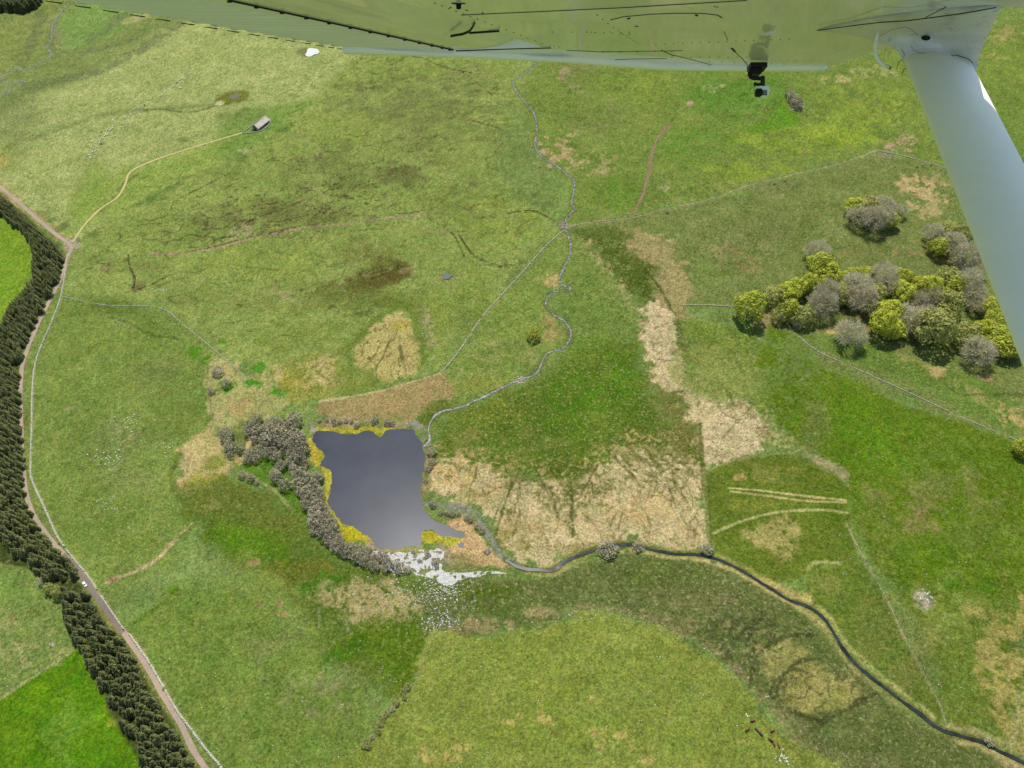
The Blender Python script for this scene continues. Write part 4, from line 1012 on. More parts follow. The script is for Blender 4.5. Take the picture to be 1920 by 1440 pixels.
def conifer_crown(seed):
    """soft spruce crown: small needle sprays over a rounded, slightly lopsided cone"""
    r = np.random.default_rng(seed); V = []
    n = 250; wob = r.uniform(-0.02, 0.02, 2); a, b = r.uniform(0.22, 0.30), r.uniform(0.55, 0.85)
    for i in range(n):
        z = 1-(1-0.10)*math.sqrt(r.random()) if i > 14 else r.uniform(0.88, 1.0)
        z = min(max(z, 0.06), 1.0)
        t = r.uniform(0, 6.283); lay = 0.82+0.22*math.sin(z*46+2*math.sin(t*2))
        R = (a*(1-z)**b+0.010)*lay*r.uniform(0.75, 1.08)
        d = np.array((math.cos(t), math.sin(t), 0)); s = np.array((-math.sin(t), math.cos(t), 0))
        s = s+np.array((0, 0, r.normal(0, 0.25))); w = 0.030+0.10*R; L = 0.035+0.22*R
        c = d*R+np.array((wob[0]*z, wob[1]*z, z)); o_ = d*L+np.array((0, 0, -L*r.uniform(0.15, 0.7)))
        V += [c-o_*0.6, c+s*w, c+o_, c-s*w]
    V = np.array(V)
    return V, np.arange(len(V)).reshape(-1, 4)

def crown_mesh(nm, VF, mat): return make_mesh(nm, VF[0], VF[1], mat)
CR_Y = [crown_mesh('crown', leaf_crown(10+i, 16+4*i, 1700, 0.075, 0.75+0.06*i, 0.40-0.02*i), LEAF_Y) for i in range(6)]
CR_O = [crown_mesh('crown', leaf_crown(30+i, 22+3*i, 1500, 0.07, 0.9), LEAF_O) for i in range(3)]
CR_B = [crown_mesh('crown', twig_crown(50+i, 22+3*i), TWIG) for i in range(4)]
CR_W = [crown_mesh('crown', leaf_crown(70+i, 16+3*i, 620, 0.085, 0.8, 0.36), WILLOW) for i in range(5)]
CR_H = [crown_mesh('crown', leaf_crown(90+i, 14, 480, 0.10, 0.8, 0.38), HEDGE) for i in range(3)]
CR_G = [crown_mesh('crown', leaf_crown(95, 14, 560, 0.10, 0.8, 0.38), GORSE)]
TRK = [make_mesh('trunk', *(lambda m: (m.V, m.F))(limb_trunk(i)), BARK) for i in range(4)]
STEMS = [make_mesh('stems', *(lambda m: (m.V, m.F))(limb_trunk(20+i, 0.9, 0.04, 6)), BARK) for i in range(3)]
CON = [crown_mesh('crown', conifer_crown(200+i), NEEDLE) for i in range(8)]
_m = MB().tube([(0, 0, -0.03), (0, 0, 0.4), (0, 0, 0.95)], [0.018, 0.012, 0.003], 6)
CTRK = make_mesh('trunk', _m.V, _m.F, BARK)

def crown_at(px, py, rpx, k=1.0):
    """base point and crown radius of a round tree whose crown centre shows at that pixel"""
    R = rpx*mpp(px, py)*(1.10+0.06*(rpx > 8))
    p = at(px, py, R*0.98*k)
    return p, R

def plant_tree(name, px, py, rpx, crowns, trunks, label, cat, group, squash=1.0, seed=0):
    r = random.Random(seed*7919+int(px*13+py*29))
    p, R = crown_at(px, py, rpx, squash)
    e = empty(name, (p[0], p[1], p[2]-0.03*R), r.uniform(0, 6.28), (R, R*r.uniform(0.92, 1.08), R*squash*r.uniform(0.85, 1.2)))
    link('crown', r.choice(crowns), e); link('trunk' if trunks is TRK else 'stems', r.choice(trunks), e)
    tag(e, label, cat, group)
    return e

ORD = ['first','second','third','fourth','fifth','sixth','seventh','eighth','ninth','tenth','eleventh','twelfth','thirteenth','fourteenth','fifteenth','sixteenth',
       'seventeenth','eighteenth','nineteenth','twentieth']
def ordinal(i):
    if i < 20: return ORD[i]
    tens = ['', '', 'twenty', 'thirty', 'forty', 'fifty'][(i+1)//10]
    k = (i+1) % 10
    return {20: 'twentieth', 30: 'thirtieth', 40: 'fortieth'}.get(i+1) or tens+'-'+ORD[k-1]

# ---- the right-hand wood, crown centres read off the photograph (x, y, radius)
def cr(x, y, r, k): return (1340+x/3.31, 340+y/3.31, r/3.31, k)
WOOD = [cr(*t) for t in ((365,705,55,'O'),(455,690,58,'Y'),(520,655,50,'Y'),(460,800,50,'Y'),(400,830,40,'O'),(545,830,55,'O'),(515,880,28,'B'),(670,535,75,'Y'),(705,590,62,'Y'),(600,630,52,'Y'),(655,640,48,'Y'),
  (640,430,60,'B'),(700,690,58,'B'),(670,765,66,'B'),(800,600,40,'Y'),(785,690,46,'Y'),(870,580,44,'Y'),(935,570,44,'Y'),(900,645,80,'B'),(905,735,70,'B'),(840,725,50,'O'),(1050,580,60,'B'),(1000,700,55,'O'),(1090,645,60,'B'),
  (1160,600,48,'Y'),(1165,690,55,'Y'),(1000,780,58,'O'),(1080,820,64,'Y'),(1045,890,66,'Y'),(1200,840,76,'B'),(1115,905,58,'Y'),(1250,650,40,'Y'),(1270,730,50,'B'),(1330,660,60,'Y'),(1350,725,50,'B'),(1395,690,40,'Y'),
  (1455,600,66,'O'),(1490,640,58,'Y'),(1560,640,65,'B'),(1605,695,60,'B'),(1640,755,52,'B'),(1465,755,66,'O'),(1440,815,58,'O'),(1330,830,60,'B'),(1365,920,92,'O'),(1290,905,58,'O'),
  (1700,780,48,'Y'),(1735,870,50,'Y'),(1680,915,58,'Y'),(1560,950,64,'O'),(1740,945,68,'Y'),(1790,1005,70,'Y'),(1640,1050,74,'B'),(1850,1050,46,'Y'))]
KIND = {'Y': (CR_Y, 'yellow-green leafing tree'), 'O': (CR_O, 'olive budding tree'), 'B': (CR_B, 'bare grey-brown tree')}
for k in 'YOB':
    lst = sorted([t for t in WOOD if t[3] == k])
    for i, (x, y, r, _) in enumerate(lst):
        plant_tree('broadleaf_tree', x, y, r*1.1, KIND[k][0], TRK, '%s %s from the left in the long wood by the wing strut' % (ordinal(i), KIND[k][1]), 'tree', 'trees of the long wood', seed=i)
singles = ((215,790,78,'Y','round bright yellow-green tree standing alone at the wood\'s left end'),(850,945,78,'B','lone bare grey tree standing clear below the long wood'))
for x, y, r, k, lb in singles:
    X, Yp, R, _ = cr(x, y, r, k); plant_tree('broadleaf_tree', X, Yp, R, KIND[k][0], TRK, lb, 'tree', 'lone trees')
for nm, lst, gname in (('upper oval copse', ((880,150,56,'Y'),(950,150,60,'O'),(1040,140,60,'B'),(900,215,58,'B'),(985,240,62,'B'),(1095,235,44,'Y'),(1150,180,36,'B'),(1060,220,52,'B')), 'trees of the oval copse'),
                       ('copse half hidden by the strut', ((1350,330,50,'B'),(1450,300,58,'O'),(1390,405,50,'Y'),(1480,385,68,'B'),(1545,335,48,'O'),(1560,470,68,'B'),(1620,545,52,'B')), 'trees of the copse by the strut')):
    for k in 'YOB':
        l2 = sorted([t for t in lst if t[3] == k])
        for i, t in enumerate(l2):
            x, y, r, _ = cr(*t)
            pre = (ordinal(i)+' ') if len(l2) > 1 else ''
            plant_tree('broadleaf_tree', x, y, r*1.05, KIND[k][0], TRK, ('%s%s%s in the %s' % (pre, KIND[k][1], ' from the left' if len(l2) > 1 else '', nm)), 'tree', gname, seed=i+60)
plant_tree('broadleaf_tree', 1917, 838, 15, CR_Y, TRK, 'bright yellow-green tree cut by the right edge, on the wall line', 'tree', 'lone trees')
plant_tree('broadleaf_tree', 91, 1103, 9, CR_O, TRK, 'pale olive tree at the gap in the conifer belt', 'tree', 'trees at the belt gap')
plant_tree('broadleaf_tree', 108, 1110, 10, CR_O, TRK, 'darker olive tree at the gap in the conifer belt', 'tree', 'trees at the belt gap')
plant_tree('broadleaf_tree', 78, 1090, 7, CR_B, TRK, 'small bare tree at the gap in the conifer belt', 'tree', 'trees at the belt gap')
plant_tree('broadleaf_tree', 475, 238, 4.2, CR_B, TRK, 'small bare grey tree at the near end of the barn', 'tree', 'lone trees')
# ---- bushes
def bush(px, py, r, crowns, label, group, sq=0.8, name='bush', cat='bush', seed=0):
    return plant_tree(name, px, py, r, crowns, STEMS, label, cat, group, sq, seed)
bush(1000, 625, 12, CR_G, 'lone yellow gorse bush between the wall and the stream', 'lone bushes', 0.9)
bush(1140, 1027, 17, CR_W, 'largest grey bush on the river bank', 'river bank bushes', 0.6); bush(1197, 1024, 10, CR_W, 'small grey bush just right of the largest river bank bush', 'river bank bushes', 0.6)
bush(1325, 1028, 11, CR_W, 'grey bush where the ditch meets the river', 'river bank bushes', 0.7); bush(1856, 1392, 8, CR_W, 'low grey bush overhanging the river near the bottom right', 'river bank bushes', 0.6)
for i, (x, y, r) in enumerate(((1479,173,8),(1487,181,9),(1492,189,9),(1497,196,8),(1484,176,6))):
    bush(x, y, r, CR_W, '%s grey bush from the top in the small clump under the wing' % ordinal(i), 'clump under the wing', 0.8, seed=i)
for i, (x, y, r) in enumerate(((1120,240,50),(1040,330,45),(1060,430,38),(920,520,48),(860,620,44),(760,700,44),(690,770,48),(650,870,48),(590,950,40),(620,1000,44),(520,1090,38),(420,1160,44),(445,1245,48),(390,1230,46))):
    bush(640+x/9, 1260+y/9, r/9*1.15, CR_H if i not in (4, 10) else CR_W, '%s bush from the top of the short hedge on the bottom mound' % ordinal(i), 'bushes of the short hedge', 0.75, seed=i)
for i, (x, y) in enumerate(((1720,312),(1746,308),(1472,338),(1452,343))): bush(x, y, 2.6, CR_H, '%s tiny dark bush on the thin upper wall' % ordinal(i), 'bushes on the upper wall', 0.8, seed=i)
bush(307, 1291, 3.2, CR_H, 'small dark bush on the roadside wall', 'lone bushes', 0.8); bush(110, 1018, 2.6, CR_H, 'tiny dark bush between road and wall', 'lone bushes', 0.8)
bush(1251, 397, 3.4, CR_H, 'small dark bush beside the upper wall near the earth track', 'lone bushes', 0.8)
def cw(x, y, r): return (380+x/3.273, 660+y/3.273, r/3.273)
THICKET = [(290,450,35),(280,490,30),(335,405,30),(345,480,45),(330,530,35),(425,430,40),(440,500,62),(390,540,40),(480,520,40),(500,440,35),(560,410,45),(545,450,35),(555,500,40),(560,560,50),(610,560,40),(500,570,35),
 (285,620,30),(275,650,30),(325,650,28),(340,600,30),(390,620,30),(430,590,28),(450,640,35),(480,690,32),(500,610,35),(545,620,35),(590,620,40),(620,600,30),(600,660,35),(630,690,25),(540,670,35),(560,720,30),(610,740,35),(450,765,35),
 (440,740,28),(500,810,38),(390,480,38),(420,560,34),(520,480,34),(590,520,36),(460,455,30)]
SHORE = [(580,800,38),(570,760,30),(650,770,38),(700,770,35),(720,770,25),(680,820,35),(640,850,40),(700,850,35),(600,850,30),(650,900,42),(720,890,30),(700,930,38),(640,940,32),(620,920,25),(690,990,42),(740,960,32),(760,1010,38),(680,1040,38),
 (730,1060,42),(790,1050,35),(680,1090,30),(740,1110,38),(800,1100,40),(790,1140,35),(840,1140,30),(810,1190,32),(860,1210,38),(840,1170,28),(900,1210,38),(910,1190,25),(930,1250,34),(960,1200,28),(980,1240,34),(1010,1210,26),(1000,1280,36),
 (1050,1250,26),(1050,1310,34),(1100,1250,34),(1130,1290,36),(1120,1330,26),(1190,1300,30),(1200,1340,25),(1250,1330,26),(620,880,30),(670,950,32),(720,1020,34),(760,1080,34),(700,1070,30),(770,1160,28),(880,1240,28),(960,1270,28)]
for i, t in enumerate(THICKET): bush(*cw(t[0], t[1], t[2]*0.96), CR_W, 'grey willow bush in the thicket beside the lake\'s upper left corner', 'willow thicket', 0.9, 'willow_bush', seed=i)
for i, t in enumerate(SHORE): bush(*cw(t[0], t[1], t[2]*0.95), CR_W, 'grey willow bush in the curved belt along the lake\'s lower left shore', 'willows along the lower left shore', 0.85, 'willow_bush', seed=i+50)
for i, t in enumerate(((50,240,20),(90,115,30),(145,190,28))): bush(*cw(*t), CR_W, '%s willow bush from the left in the straw clearing by the wall corner' % ordinal(i), 'willows in the straw clearing', 0.85, 'willow_bush', seed=i)
for i, t in enumerate(((145,500,40),(165,575,32),(170,630,22),(225,590,28))): bush(*cw(*t), CR_W, '%s willow bush from the left along the fence outside the thicket' % ordinal(i), 'willows along the fence', 0.85, 'willow_bush', seed=i)
for i, t in enumerate(((240,755,22),(290,770,25),(330,800,14))): bush(*cw(*t), CR_W, '%s willow bush from the left on the grass strip below the thicket' % ordinal(i), 'willows on the grass strip', 0.85, 'willow_bush', seed=i)
for i, t in enumerate(((715,420,12),(760,415,14),(800,412,17),(805,440,13),(840,425,15),(880,420,14),(912,425,13),(940,450,17),(1045,440,12),(1052,415,22),(1130,430,22),(1162,435,17))):
    bush(*cw(*t), CR_W, '%s low bush from the left along the lake\'s top shore' % ordinal(i), 'bushes on the top shore', 0.8, 'willow_bush', seed=i)
for i, t in enumerate(((1390,575,16),(1405,610,27),(1410,670,22),(1400,700,16),(1380,712,20),(1370,790,13),(1410,935,22),(1460,980,18),(1500,985,17),(1530,990,19),(1570,992,14),(1620,1012,21),(1640,1030,16),(1690,1070,22),(1712,1092,21),(1745,1220,18))):
    bush(*cw(*t), CR_W, '%s low bush from the top along the lake\'s right shore' % ordinal(i), 'bushes on the right shore', 0.75, 'willow_bush', seed=i)
for i, t in enumerate(((1380,1240,17),(1420,1290,17),(1437,1320,13),(1290,1225,12),(1330,1280,12))): bush(*cw(*t), CR_W, 'low bush standing in the glittering flooded marsh', 'bushes in the flooded marsh', 0.7, 'willow_bush', seed=i)

# ---- conifer belt along the road
BELTS = [[(-20,350),(25,388),(58,424),(104,460),(117,477),(108,512),(90,550),(66,598),(46,642),(34,676),(0,684),(-20,684),(-20,615),(0,607),(28,564),(60,522),(62,470),(38,426),(0,406),(-20,402)],
         [(-20,686),(31,690),(34,740),(36,800),(38,860),(43,922),(56,968),(80,1004),(104,1034),(138,1066),(143,1082),(100,1090),(74,1084),(58,1060),(20,1030),(-20,1006)],
         [(116,1104),(152,1106),(172,1130),(188,1150),(198,1172),(224,1200),(240,1228),(268,1272),(298,1332),(328,1382),(362,1440),(384,1476),(305,1490),(272,1440),(232,1362),(202,1312),(166,1252),(142,1208),(122,1158)]]
conif = []
for B in BELTS:
    P = np.array([atxy(*p) for p in B])
    x0, y0 = P.min(0); x1, y1 = P.max(0)
    st = 3.25
    X, Yg = np.meshgrid(np.arange(x0, x1, st), np.arange(y0, y1, st))
    X = X+(np.arange(X.shape[0])[:, None] % 2)*st/2
    X = (X+rng.normal(0, 1.25, X.shape)).ravel(); Yg = (Yg+rng.normal(0, 1.25, Yg.shape)).ravel()
    # the outline was read at crown height: shift it down to the ground below
    ins = inside(X, Yg, P) & (rng.random(X.shape) > 0.05)
    for x, y in zip(X[ins], Yg[ins]):
        h = rng.uniform(5.5, 10.5)
        f = 0.45*h/ALT
        conif.append((x*(1-f), y*(1-f), h))
conif.sort(key=lambda c: c[0]**2+c[1]**2)
def conifer(x, y, h, label, group):
    e = empty('spruce_tree', (x, y, float(height(x, y))-0.1), rng.uniform(0, 6.28), (h*1.05, h*1.05, h))
    link('crown', CON[int(rng.integers(8))], e); link('trunk', CTRK, e)
    return tag(e, label, 'tree', group)
for x, y, h in conif[:300]:
    conifer(x, y, h, 'dark green spruce in the dense belt between the road and the vivid field', 'spruces of the near belt')
VS, FS, nv = [], [], 0
basis = [conifer_crown(200+i) for i in range(5)]
for x, y, h in conif[300:]:
    V, F = basis[int(rng.integers(5))]
    a = rng.uniform(0, 6.28); ca_, sa = math.cos(a), math.sin(a)
    W = np.stack([V[:, 0]*ca_-V[:, 1]*sa, V[:, 0]*sa+V[:, 1]*ca_, V[:, 2]], 1)*h*np.array((1.05, 1.05, 1))
    VS.append(W+(x, y, float(height(x, y))-0.1)); FS.append(F+nv); nv += len(V)
o = link('spruce_wood', make_mesh('spruce_wood', np.concatenate(VS), np.concatenate(FS), NEEDLE))
tag(o, 'rest of the dense dark spruce belt along the road', 'wood', kind='stuff')
VS, FS, nv = [], [], 0
P = np.array([atxy(*p) for p in ((-60,-12),(50,-14),(76,4),(70,14),(48,24),(10,22),(-60,26))])
x0, y0 = P.min(0); x1, y1 = P.max(0)
for k in range(900):
    x, y = rng.uniform(x0, x1), rng.uniform(y0, y1)
    if not inside(np.array([x]), np.array([y]), P)[0]: continue
    h = rng.uniform(11, 16); V, F = basis[k % 5]
    VS.append(V*np.array((h*1.3, h*1.3, h))+(x, y, float(height(x, y)))); FS.append(F+nv); nv += len(V)
o = link('far_wood', make_mesh('far_wood', np.concatenate(VS), np.concatenate(FS), NEEDLE))
tag(o, 'far dark conifer wood in the top left corner', 'wood', kind='stuff')

# ------------------------------------------------------------------ dry stone walls and fences
STONE = simple_mat('lichen_stone', (0.33, 0.325, 0.225), 0.95, 0.35, 0.9)
ROCK = simple_mat('pale_rock', (0.36, 0.355, 0.28), 0.9, 0.3, 0.7)
WOODM = simple_mat('grey_post', (0.22, 0.20, 0.16), 0.9, 0.3, 2)
WIRE = simple_mat('fence_wire', (0.25, 0.25, 0.25), 0.5, 0.1, 2, metallic=0.6)
BOXF = np.array([(0, 1, 3, 2), (4, 6, 7, 5), (0, 4, 5, 1), (2, 3, 7, 6), (0, 2, 6, 4), (1, 5, 7, 3)])
BOXV = np.array([(x, y, z) for x in (-1, 1) for y in (-1, 1) for z in (-1, 1)])*0.5

def resample(P, res):
    seg = np.linalg.norm(np.diff(P, axis=0), axis=1); L = np.concatenate([[0], np.cumsum(seg)])
    s = np.arange(0, L[-1], res)
    return np.interp(s, L, P[:, 0]), np.interp(s, L, P[:, 1]), L[-1]

def stone_wall(pts, label, w=0.9, h=1.0, gaps=0.03):
    P = line_xy(pts, 4)
    x, y, L = resample(P, 0.62)
    tx, ty = np.gradient(x), np.gradient(y); l = np.hypot(tx, ty)+1e-9; tx /= l; ty /= l
    keep = (rng.random(len(x)) > gaps) & (vnoise(x, y, 9, 77) > gaps*2.2)
    Vs, Fs, nv = [], [], 0
    org = np.array((x[0], y[0], float(height(x[0], y[0]))))
    for side, z0 in ((-1, 0.0), (1, 0.0), (0, 0.55)):
        n = len(x)
        a = np.arctan2(ty, tx)+rng.normal(0, 0.2, n)
        d = np.stack([rng.uniform(0.5, 0.85, n), w*rng.uniform(0.38, 0.62, n), h*rng.uniform(0.45, 0.72, n)], 1)
        V = BOXV[None]*d[:, None, :]+rng.normal(0, 0.05, (n, 8, 3))
        ca_, sa = np.cos(a)[:, None], np.sin(a)[:, None]
        X = V[:, :, 0]*ca_-V[:, :, 1]*sa; Yy = V[:, :, 0]*sa+V[:, :, 1]*ca_
        cx = x-ty*side*w*0.25+rng.normal(0, 0.06, n); cy = y+tx*side*w*0.25+rng.normal(0, 0.06, n)
        Z = V[:, :, 2]+(height(cx, cy)+h*0.28+z0*h)[:, None]
        W = np.stack([X+cx[:, None], Yy+cy[:, None], Z], 2)[keep]
        Vs.append(W.reshape(-1, 3)); m = len(W)
        Fs.append((BOXF[None]+(np.arange(m)*8)[:, None, None]).reshape(-1, 4)+nv); nv += m*8
    o = link('stone_wall', make_mesh('stone_wall', np.concatenate(Vs)-org, np.concatenate(Fs), STONE), None, org)
    tag(o, label, 'wall', 'dry stone walls')
stone_wall([(128,478),(115,555),(95,610),(70,670),(62,720),(60,800),(58,880),(62,905),(85,955),(110,1010),(140,1050),(165,1080),(182,1106)], 'long pale stone wall beside the upper stretch of the gravel road', 1.2, 1.1)
stone_wall([(190,1118),(210,1148),(232,1180)], 'short stone wall along the greyer stretch of road', 1.0, 1.0, 0.08)
stone_wall([(243,1190),(275,1235),(305,1285),(330,1330),(360,1370),(390,1410),(415,1440),(450,1500)], 'pale stone wall beside the road in the bottom left corner', 1.3, 1.1)
stone_wall([(116,556),(200,573),(297,577),(345,610),(400,655),(463,710)], 'thin wall crossing the left pasture towards the lake thicket', 0.6, 0.55, 0.10)
stone_wall([(830,696),(860,660),(900,600),(935,560),(985,505),(1020,465),(1056,433)], 'curved grey wall left of the stream running up to the ford', 0.9, 0.7, 0.06)
stone_wall([(1068,428),(1100,418),(1180,410),(1240,395),(1330,375),(1400,350),(1480,330),(1560,312),(1620,292),(1645,283)], 'long thin wall from the ford towards the strut', 0.55, 0.5, 0.16)
stone_wall([(1645,283),(1690,292),(1760,312),(1800,325)], 'short wall ending behind the wing strut', 0.9, 0.8, 0.06)
stone_wall([(1478,610),(1492,627),(1535,660),(1600,690),(1700,735),(1800,782),(1908,827)], 'stone wall running down from the wood to the right edge tree', 0.7, 0.8, 0.08)
stone_wall([(1278,573),(1330,573),(1382,576)], 'short wall meeting the lone round tree', 0.9, 0.8, 0.08)
stone_wall([(455,249),(468,240),(482,228),(498,219)], 'enclosure wall on the far side of the barn', 0.8, 0.9)
stone_wall([(455,251),(475,249),(492,245),(503,236),(507,229),(506,223)], 'enclosure wall on the near side of the barn', 0.8, 0.9)

def fence(pts, label, step=4.0):
    P = line_xy(pts, 4); x, y, L = resample(P, step)
    z = height(x, y); org = np.array((x[0], y[0], z[0]))
    e = empty('wire_fence', org)
    mp = MB(); mw = MB()
    for i in range(len(x)):
        mp.box((x[i], y[i], z[i]+0.55), (0.14, 0.14, 1.3))
    for hh in (0.4, 0.75, 1.1):
        for i in range(len(x)-1):
            mw.tube([(x[i], y[i], z[i]+hh), (x[i+1], y[i+1], z[i+1]+hh)], 0.012, 3, False)
    p1 = mp.build('posts', WOODM, e, origin=org); p1['kind'] = 'stuff'
    p2 = mw.build('wires', WIRE, e, origin=org); p2['kind'] = 'stuff'
    tag(e, label, 'fence', 'wire fences')
fence([(388,690),(392,740),(400,795),(420,840),(437,880),(475,905),(520,935)], 'wire fence round the outside of the lake thicket')
fence([(-20,1322),(0,1310),(75,1261),(146,1215)], 'wire fence along the top of the bottom left vivid field')
fence([(1585,980),(1620,1050),(1660,1120),(1690,1185),(1740,1280),(1765,1330),(1775,1370)], 'wire fence across the right field down to the river')
fence([(600,754),(700,737),(775,717),(828,700)], 'wire fence along the top of the tan meadow above the lake')
fence([(806,1200),(785,1270),(765,1300)], 'wire fence above the short hedge on the bottom mound')

# ------------------------------------------------------------------ boulders
def rock_mesh(seed):
    import bmesh
    bm = bmesh.new(); bmesh.ops.create_icosphere(bm, subdivisions=1, radius=0.5)
    r = random.Random(seed)
    for v in bm.verts: v.co *= r.uniform(0.75, 1.2); v.co.z *= 0.75
    me = bpy.data.meshes.new('boulder'); bm.to_mesh(me); bm.free(); me.materials.append(ROCK)
    return me
ROCKS = [rock_mesh(i) for i in range(5)]
rocks = []
def cluster(px, py, rx, ry, n, s0, s1, label, group):
    for k in range(n):
        x = px+rng.normal(0, rx*0.55); y = py+rng.normal(0, ry*0.55)
        p = at(x, y); rocks.append((p, rng.uniform(s0, s1), label, group))
cluster(240,790,34,16,34,0.5,1.3,'pale boulder in the scatter on the left pasture','boulders on the left pasture')
cluster(198,860,34,20,50,0.5,1.4,'pale boulder in the scatter on the left pasture','boulders on the left pasture')
cluster(310,845,22,14,14,0.5,1.1,'pale boulder in the scatter on the left pasture','boulders on the left pasture')
cluster(205,950,30,16,22,0.5,1.1,'pale boulder in the scatter on the left pasture','boulders on the left pasture')
cluster(240,995,60,14,12,0.5,0.9,'pale boulder in the scatter on the left pasture','boulders on the left pasture')
for q in ((805,1180),(1180,1152),(1020,1160)): pass
for k in range(70):
    t = k/69; xs = np.interp(t, [0, .25, .5, .75, 1], [1030, 1110, 1230, 1330, 1440]); ys = np.interp(t, [0, .25, .5, .75, 1], [1163, 1150, 1170, 1220, 1320])
    p = at(xs+rng.normal(0, 14), ys+rng.normal(0, 7)); rocks.append((p, 0.35+0.7*rng.random()**2, 'pale stone along the upper edge of the bottom mound', 'stones edging the bottom mound'))
cluster(1465,1420,16,16,26,0.5,1.2,'white stone in the heap by the brown cattle','stones by the cattle'); cluster(1400,1342,5,3,3,0.9,1.5,'white stone in the heap by the brown cattle','stones by the cattle')
cluster(1734,1120,14,14,26,0.5,1.4,'pale stone of the round heap in the right field','round stone heap')
cluster(305,543,16,5,14,0.5,1.2,'stone at the broken bank on the left moor','stones of the broken bank')
cluster(800,610,10,26,22,0.5,1.2,'stone of the little scree beside the dry fan','scree by the dry fan'); cluster(1655,298,20,12,22,0.6,1.4,'stone of the scree at the wall corner under the strut','scree at the wall corner')
cluster(535,230,5,2,4,0.8,1.4,'white stone on the grass right of the barn','stones by the barn'); cluster(140,455,9,7,10,0.8,2.0,'pale stone at the road and track junction','stones at the junction')
cluster(1590,425,30,24,26,0.4,0.9,'white stone on the grass below the oval copse','stones below the oval copse')
cluster(870,640,50,50,60,0.4,0.9,'small pale stone on the slope left of the stream','stones left of the stream')
cluster(980,712,20,7,14,0.5,1.3,'stone on the stream bar above the lake','stones on the stream bar'); cluster(1058,424,8,7,12,0.6,1.4,'stone at the ford','stones at the ford')
REGION = [((700,1190),(1420,1440),260),((60,560),(400,1100),160),((250,1100),(700,1440),160),((140,400),(1050,720),260),((1080,130),(1700,420),140),((1080,440),(1500,620),90),((1440,620),(1920,1100),110),((0,1030),(130,1300),30),((1560,1000),(1900,1350),60)]
for (x0, y0), (x1, y1), n in REGION:
    for k in range(n):
        p = at(rng.uniform(x0, x1), rng.uniform(y0, y1)); rocks.append((p, 0.3+rng.random()**2*0.6, None, None))
lake_bad = lambda p: inside(np.array([p[0]]), np.array([p[1]]), lake_xy)[0]
rocks = [r for r in rocks if not lake_bad(r[0])]
named = sorted([r for r in rocks if r[2]], key=lambda r: -r[1]/math.hypot(r[0][1], ALT))[:300]
ids = set(id(r) for r in named)
for p, s, lb, gp in named:
    o = link('boulder', ROCKS[int(rng.integers(5))], None, (p[0], p[1], p[2]+s*0.12))
    o.rotation_euler = (rng.uniform(-.3, .3), rng.uniform(-.3, .3), rng.uniform(0, 6.28)); o.scale = (s*rng.uniform(.9, 1.5), s, s)
    tag(o, lb, 'boulder', gp)
VS, FS, nv = [], [], 0
rv = []
for me in ROCKS:
    a = np.zeros(len(me.vertices)*3, np.float32); me.vertices.foreach_get('co', a); rv.append((a.reshape(-1, 3), np.array([p.vertices[:] for p in me.polygons])))
for r in rocks:
    if id(r) in ids: continue
    p, s = r[0], r[1]; V, F = rv[int(rng.integers(5))]; a = rng.uniform(0, 6.28)
    W = np.stack([V[:, 0]*math.cos(a)-V[:, 1]*math.sin(a), V[:, 0]*math.sin(a)+V[:, 1]*math.cos(a), V[:, 2]], 1)*s
    VS.append(W+(p[0], p[1], p[2]+s*0.12)); FS.append(F+nv); nv += len(V)
tag(link('scattered_stones', make_mesh('scattered_stones', np.concatenate(VS), np.concatenate(FS), ROCK)), 'small pale stones scattered over the pastures', 'stones', kind='stuff')

# puddles in the wet ground below the lake, they catch the sun
VS, FS, nv = [], [], 0
for k in range(900):
    u = rng.random()
    if u < 0.35: x, y = rng.normal(835, 26), rng.normal(1105, 14)
    elif u < 0.6: x, y = rng.normal(830, 22), rng.normal(1165, 12)
    else: x, y = rng.normal(775, 50), rng.normal(1110, 22)
    if y < 1076 or x > 905: continue
    if x > 855 and y < 1120 and rng.random() < .6: continue
    p = at(x, y); r = 0.13+0.34*rng.random()**2; nk = 7
    t = np.linspace(0, 2*math.pi, nk, endpoint=False)+rng.random()
    q = r*rng.uniform(0.5, 1.3, nk)
    X = p[0]+np.cos(t)*q*1.3; Yy = p[1]+np.sin(t)*q
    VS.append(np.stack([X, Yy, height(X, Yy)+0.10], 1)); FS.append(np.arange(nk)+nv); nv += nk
tag(link('marsh_puddles', make_mesh('marsh_puddles', np.concatenate(VS), np.array(FS), WET_MAT)), 'glinting puddles in the wet grass below the lake', 'puddles', kind='stuff')

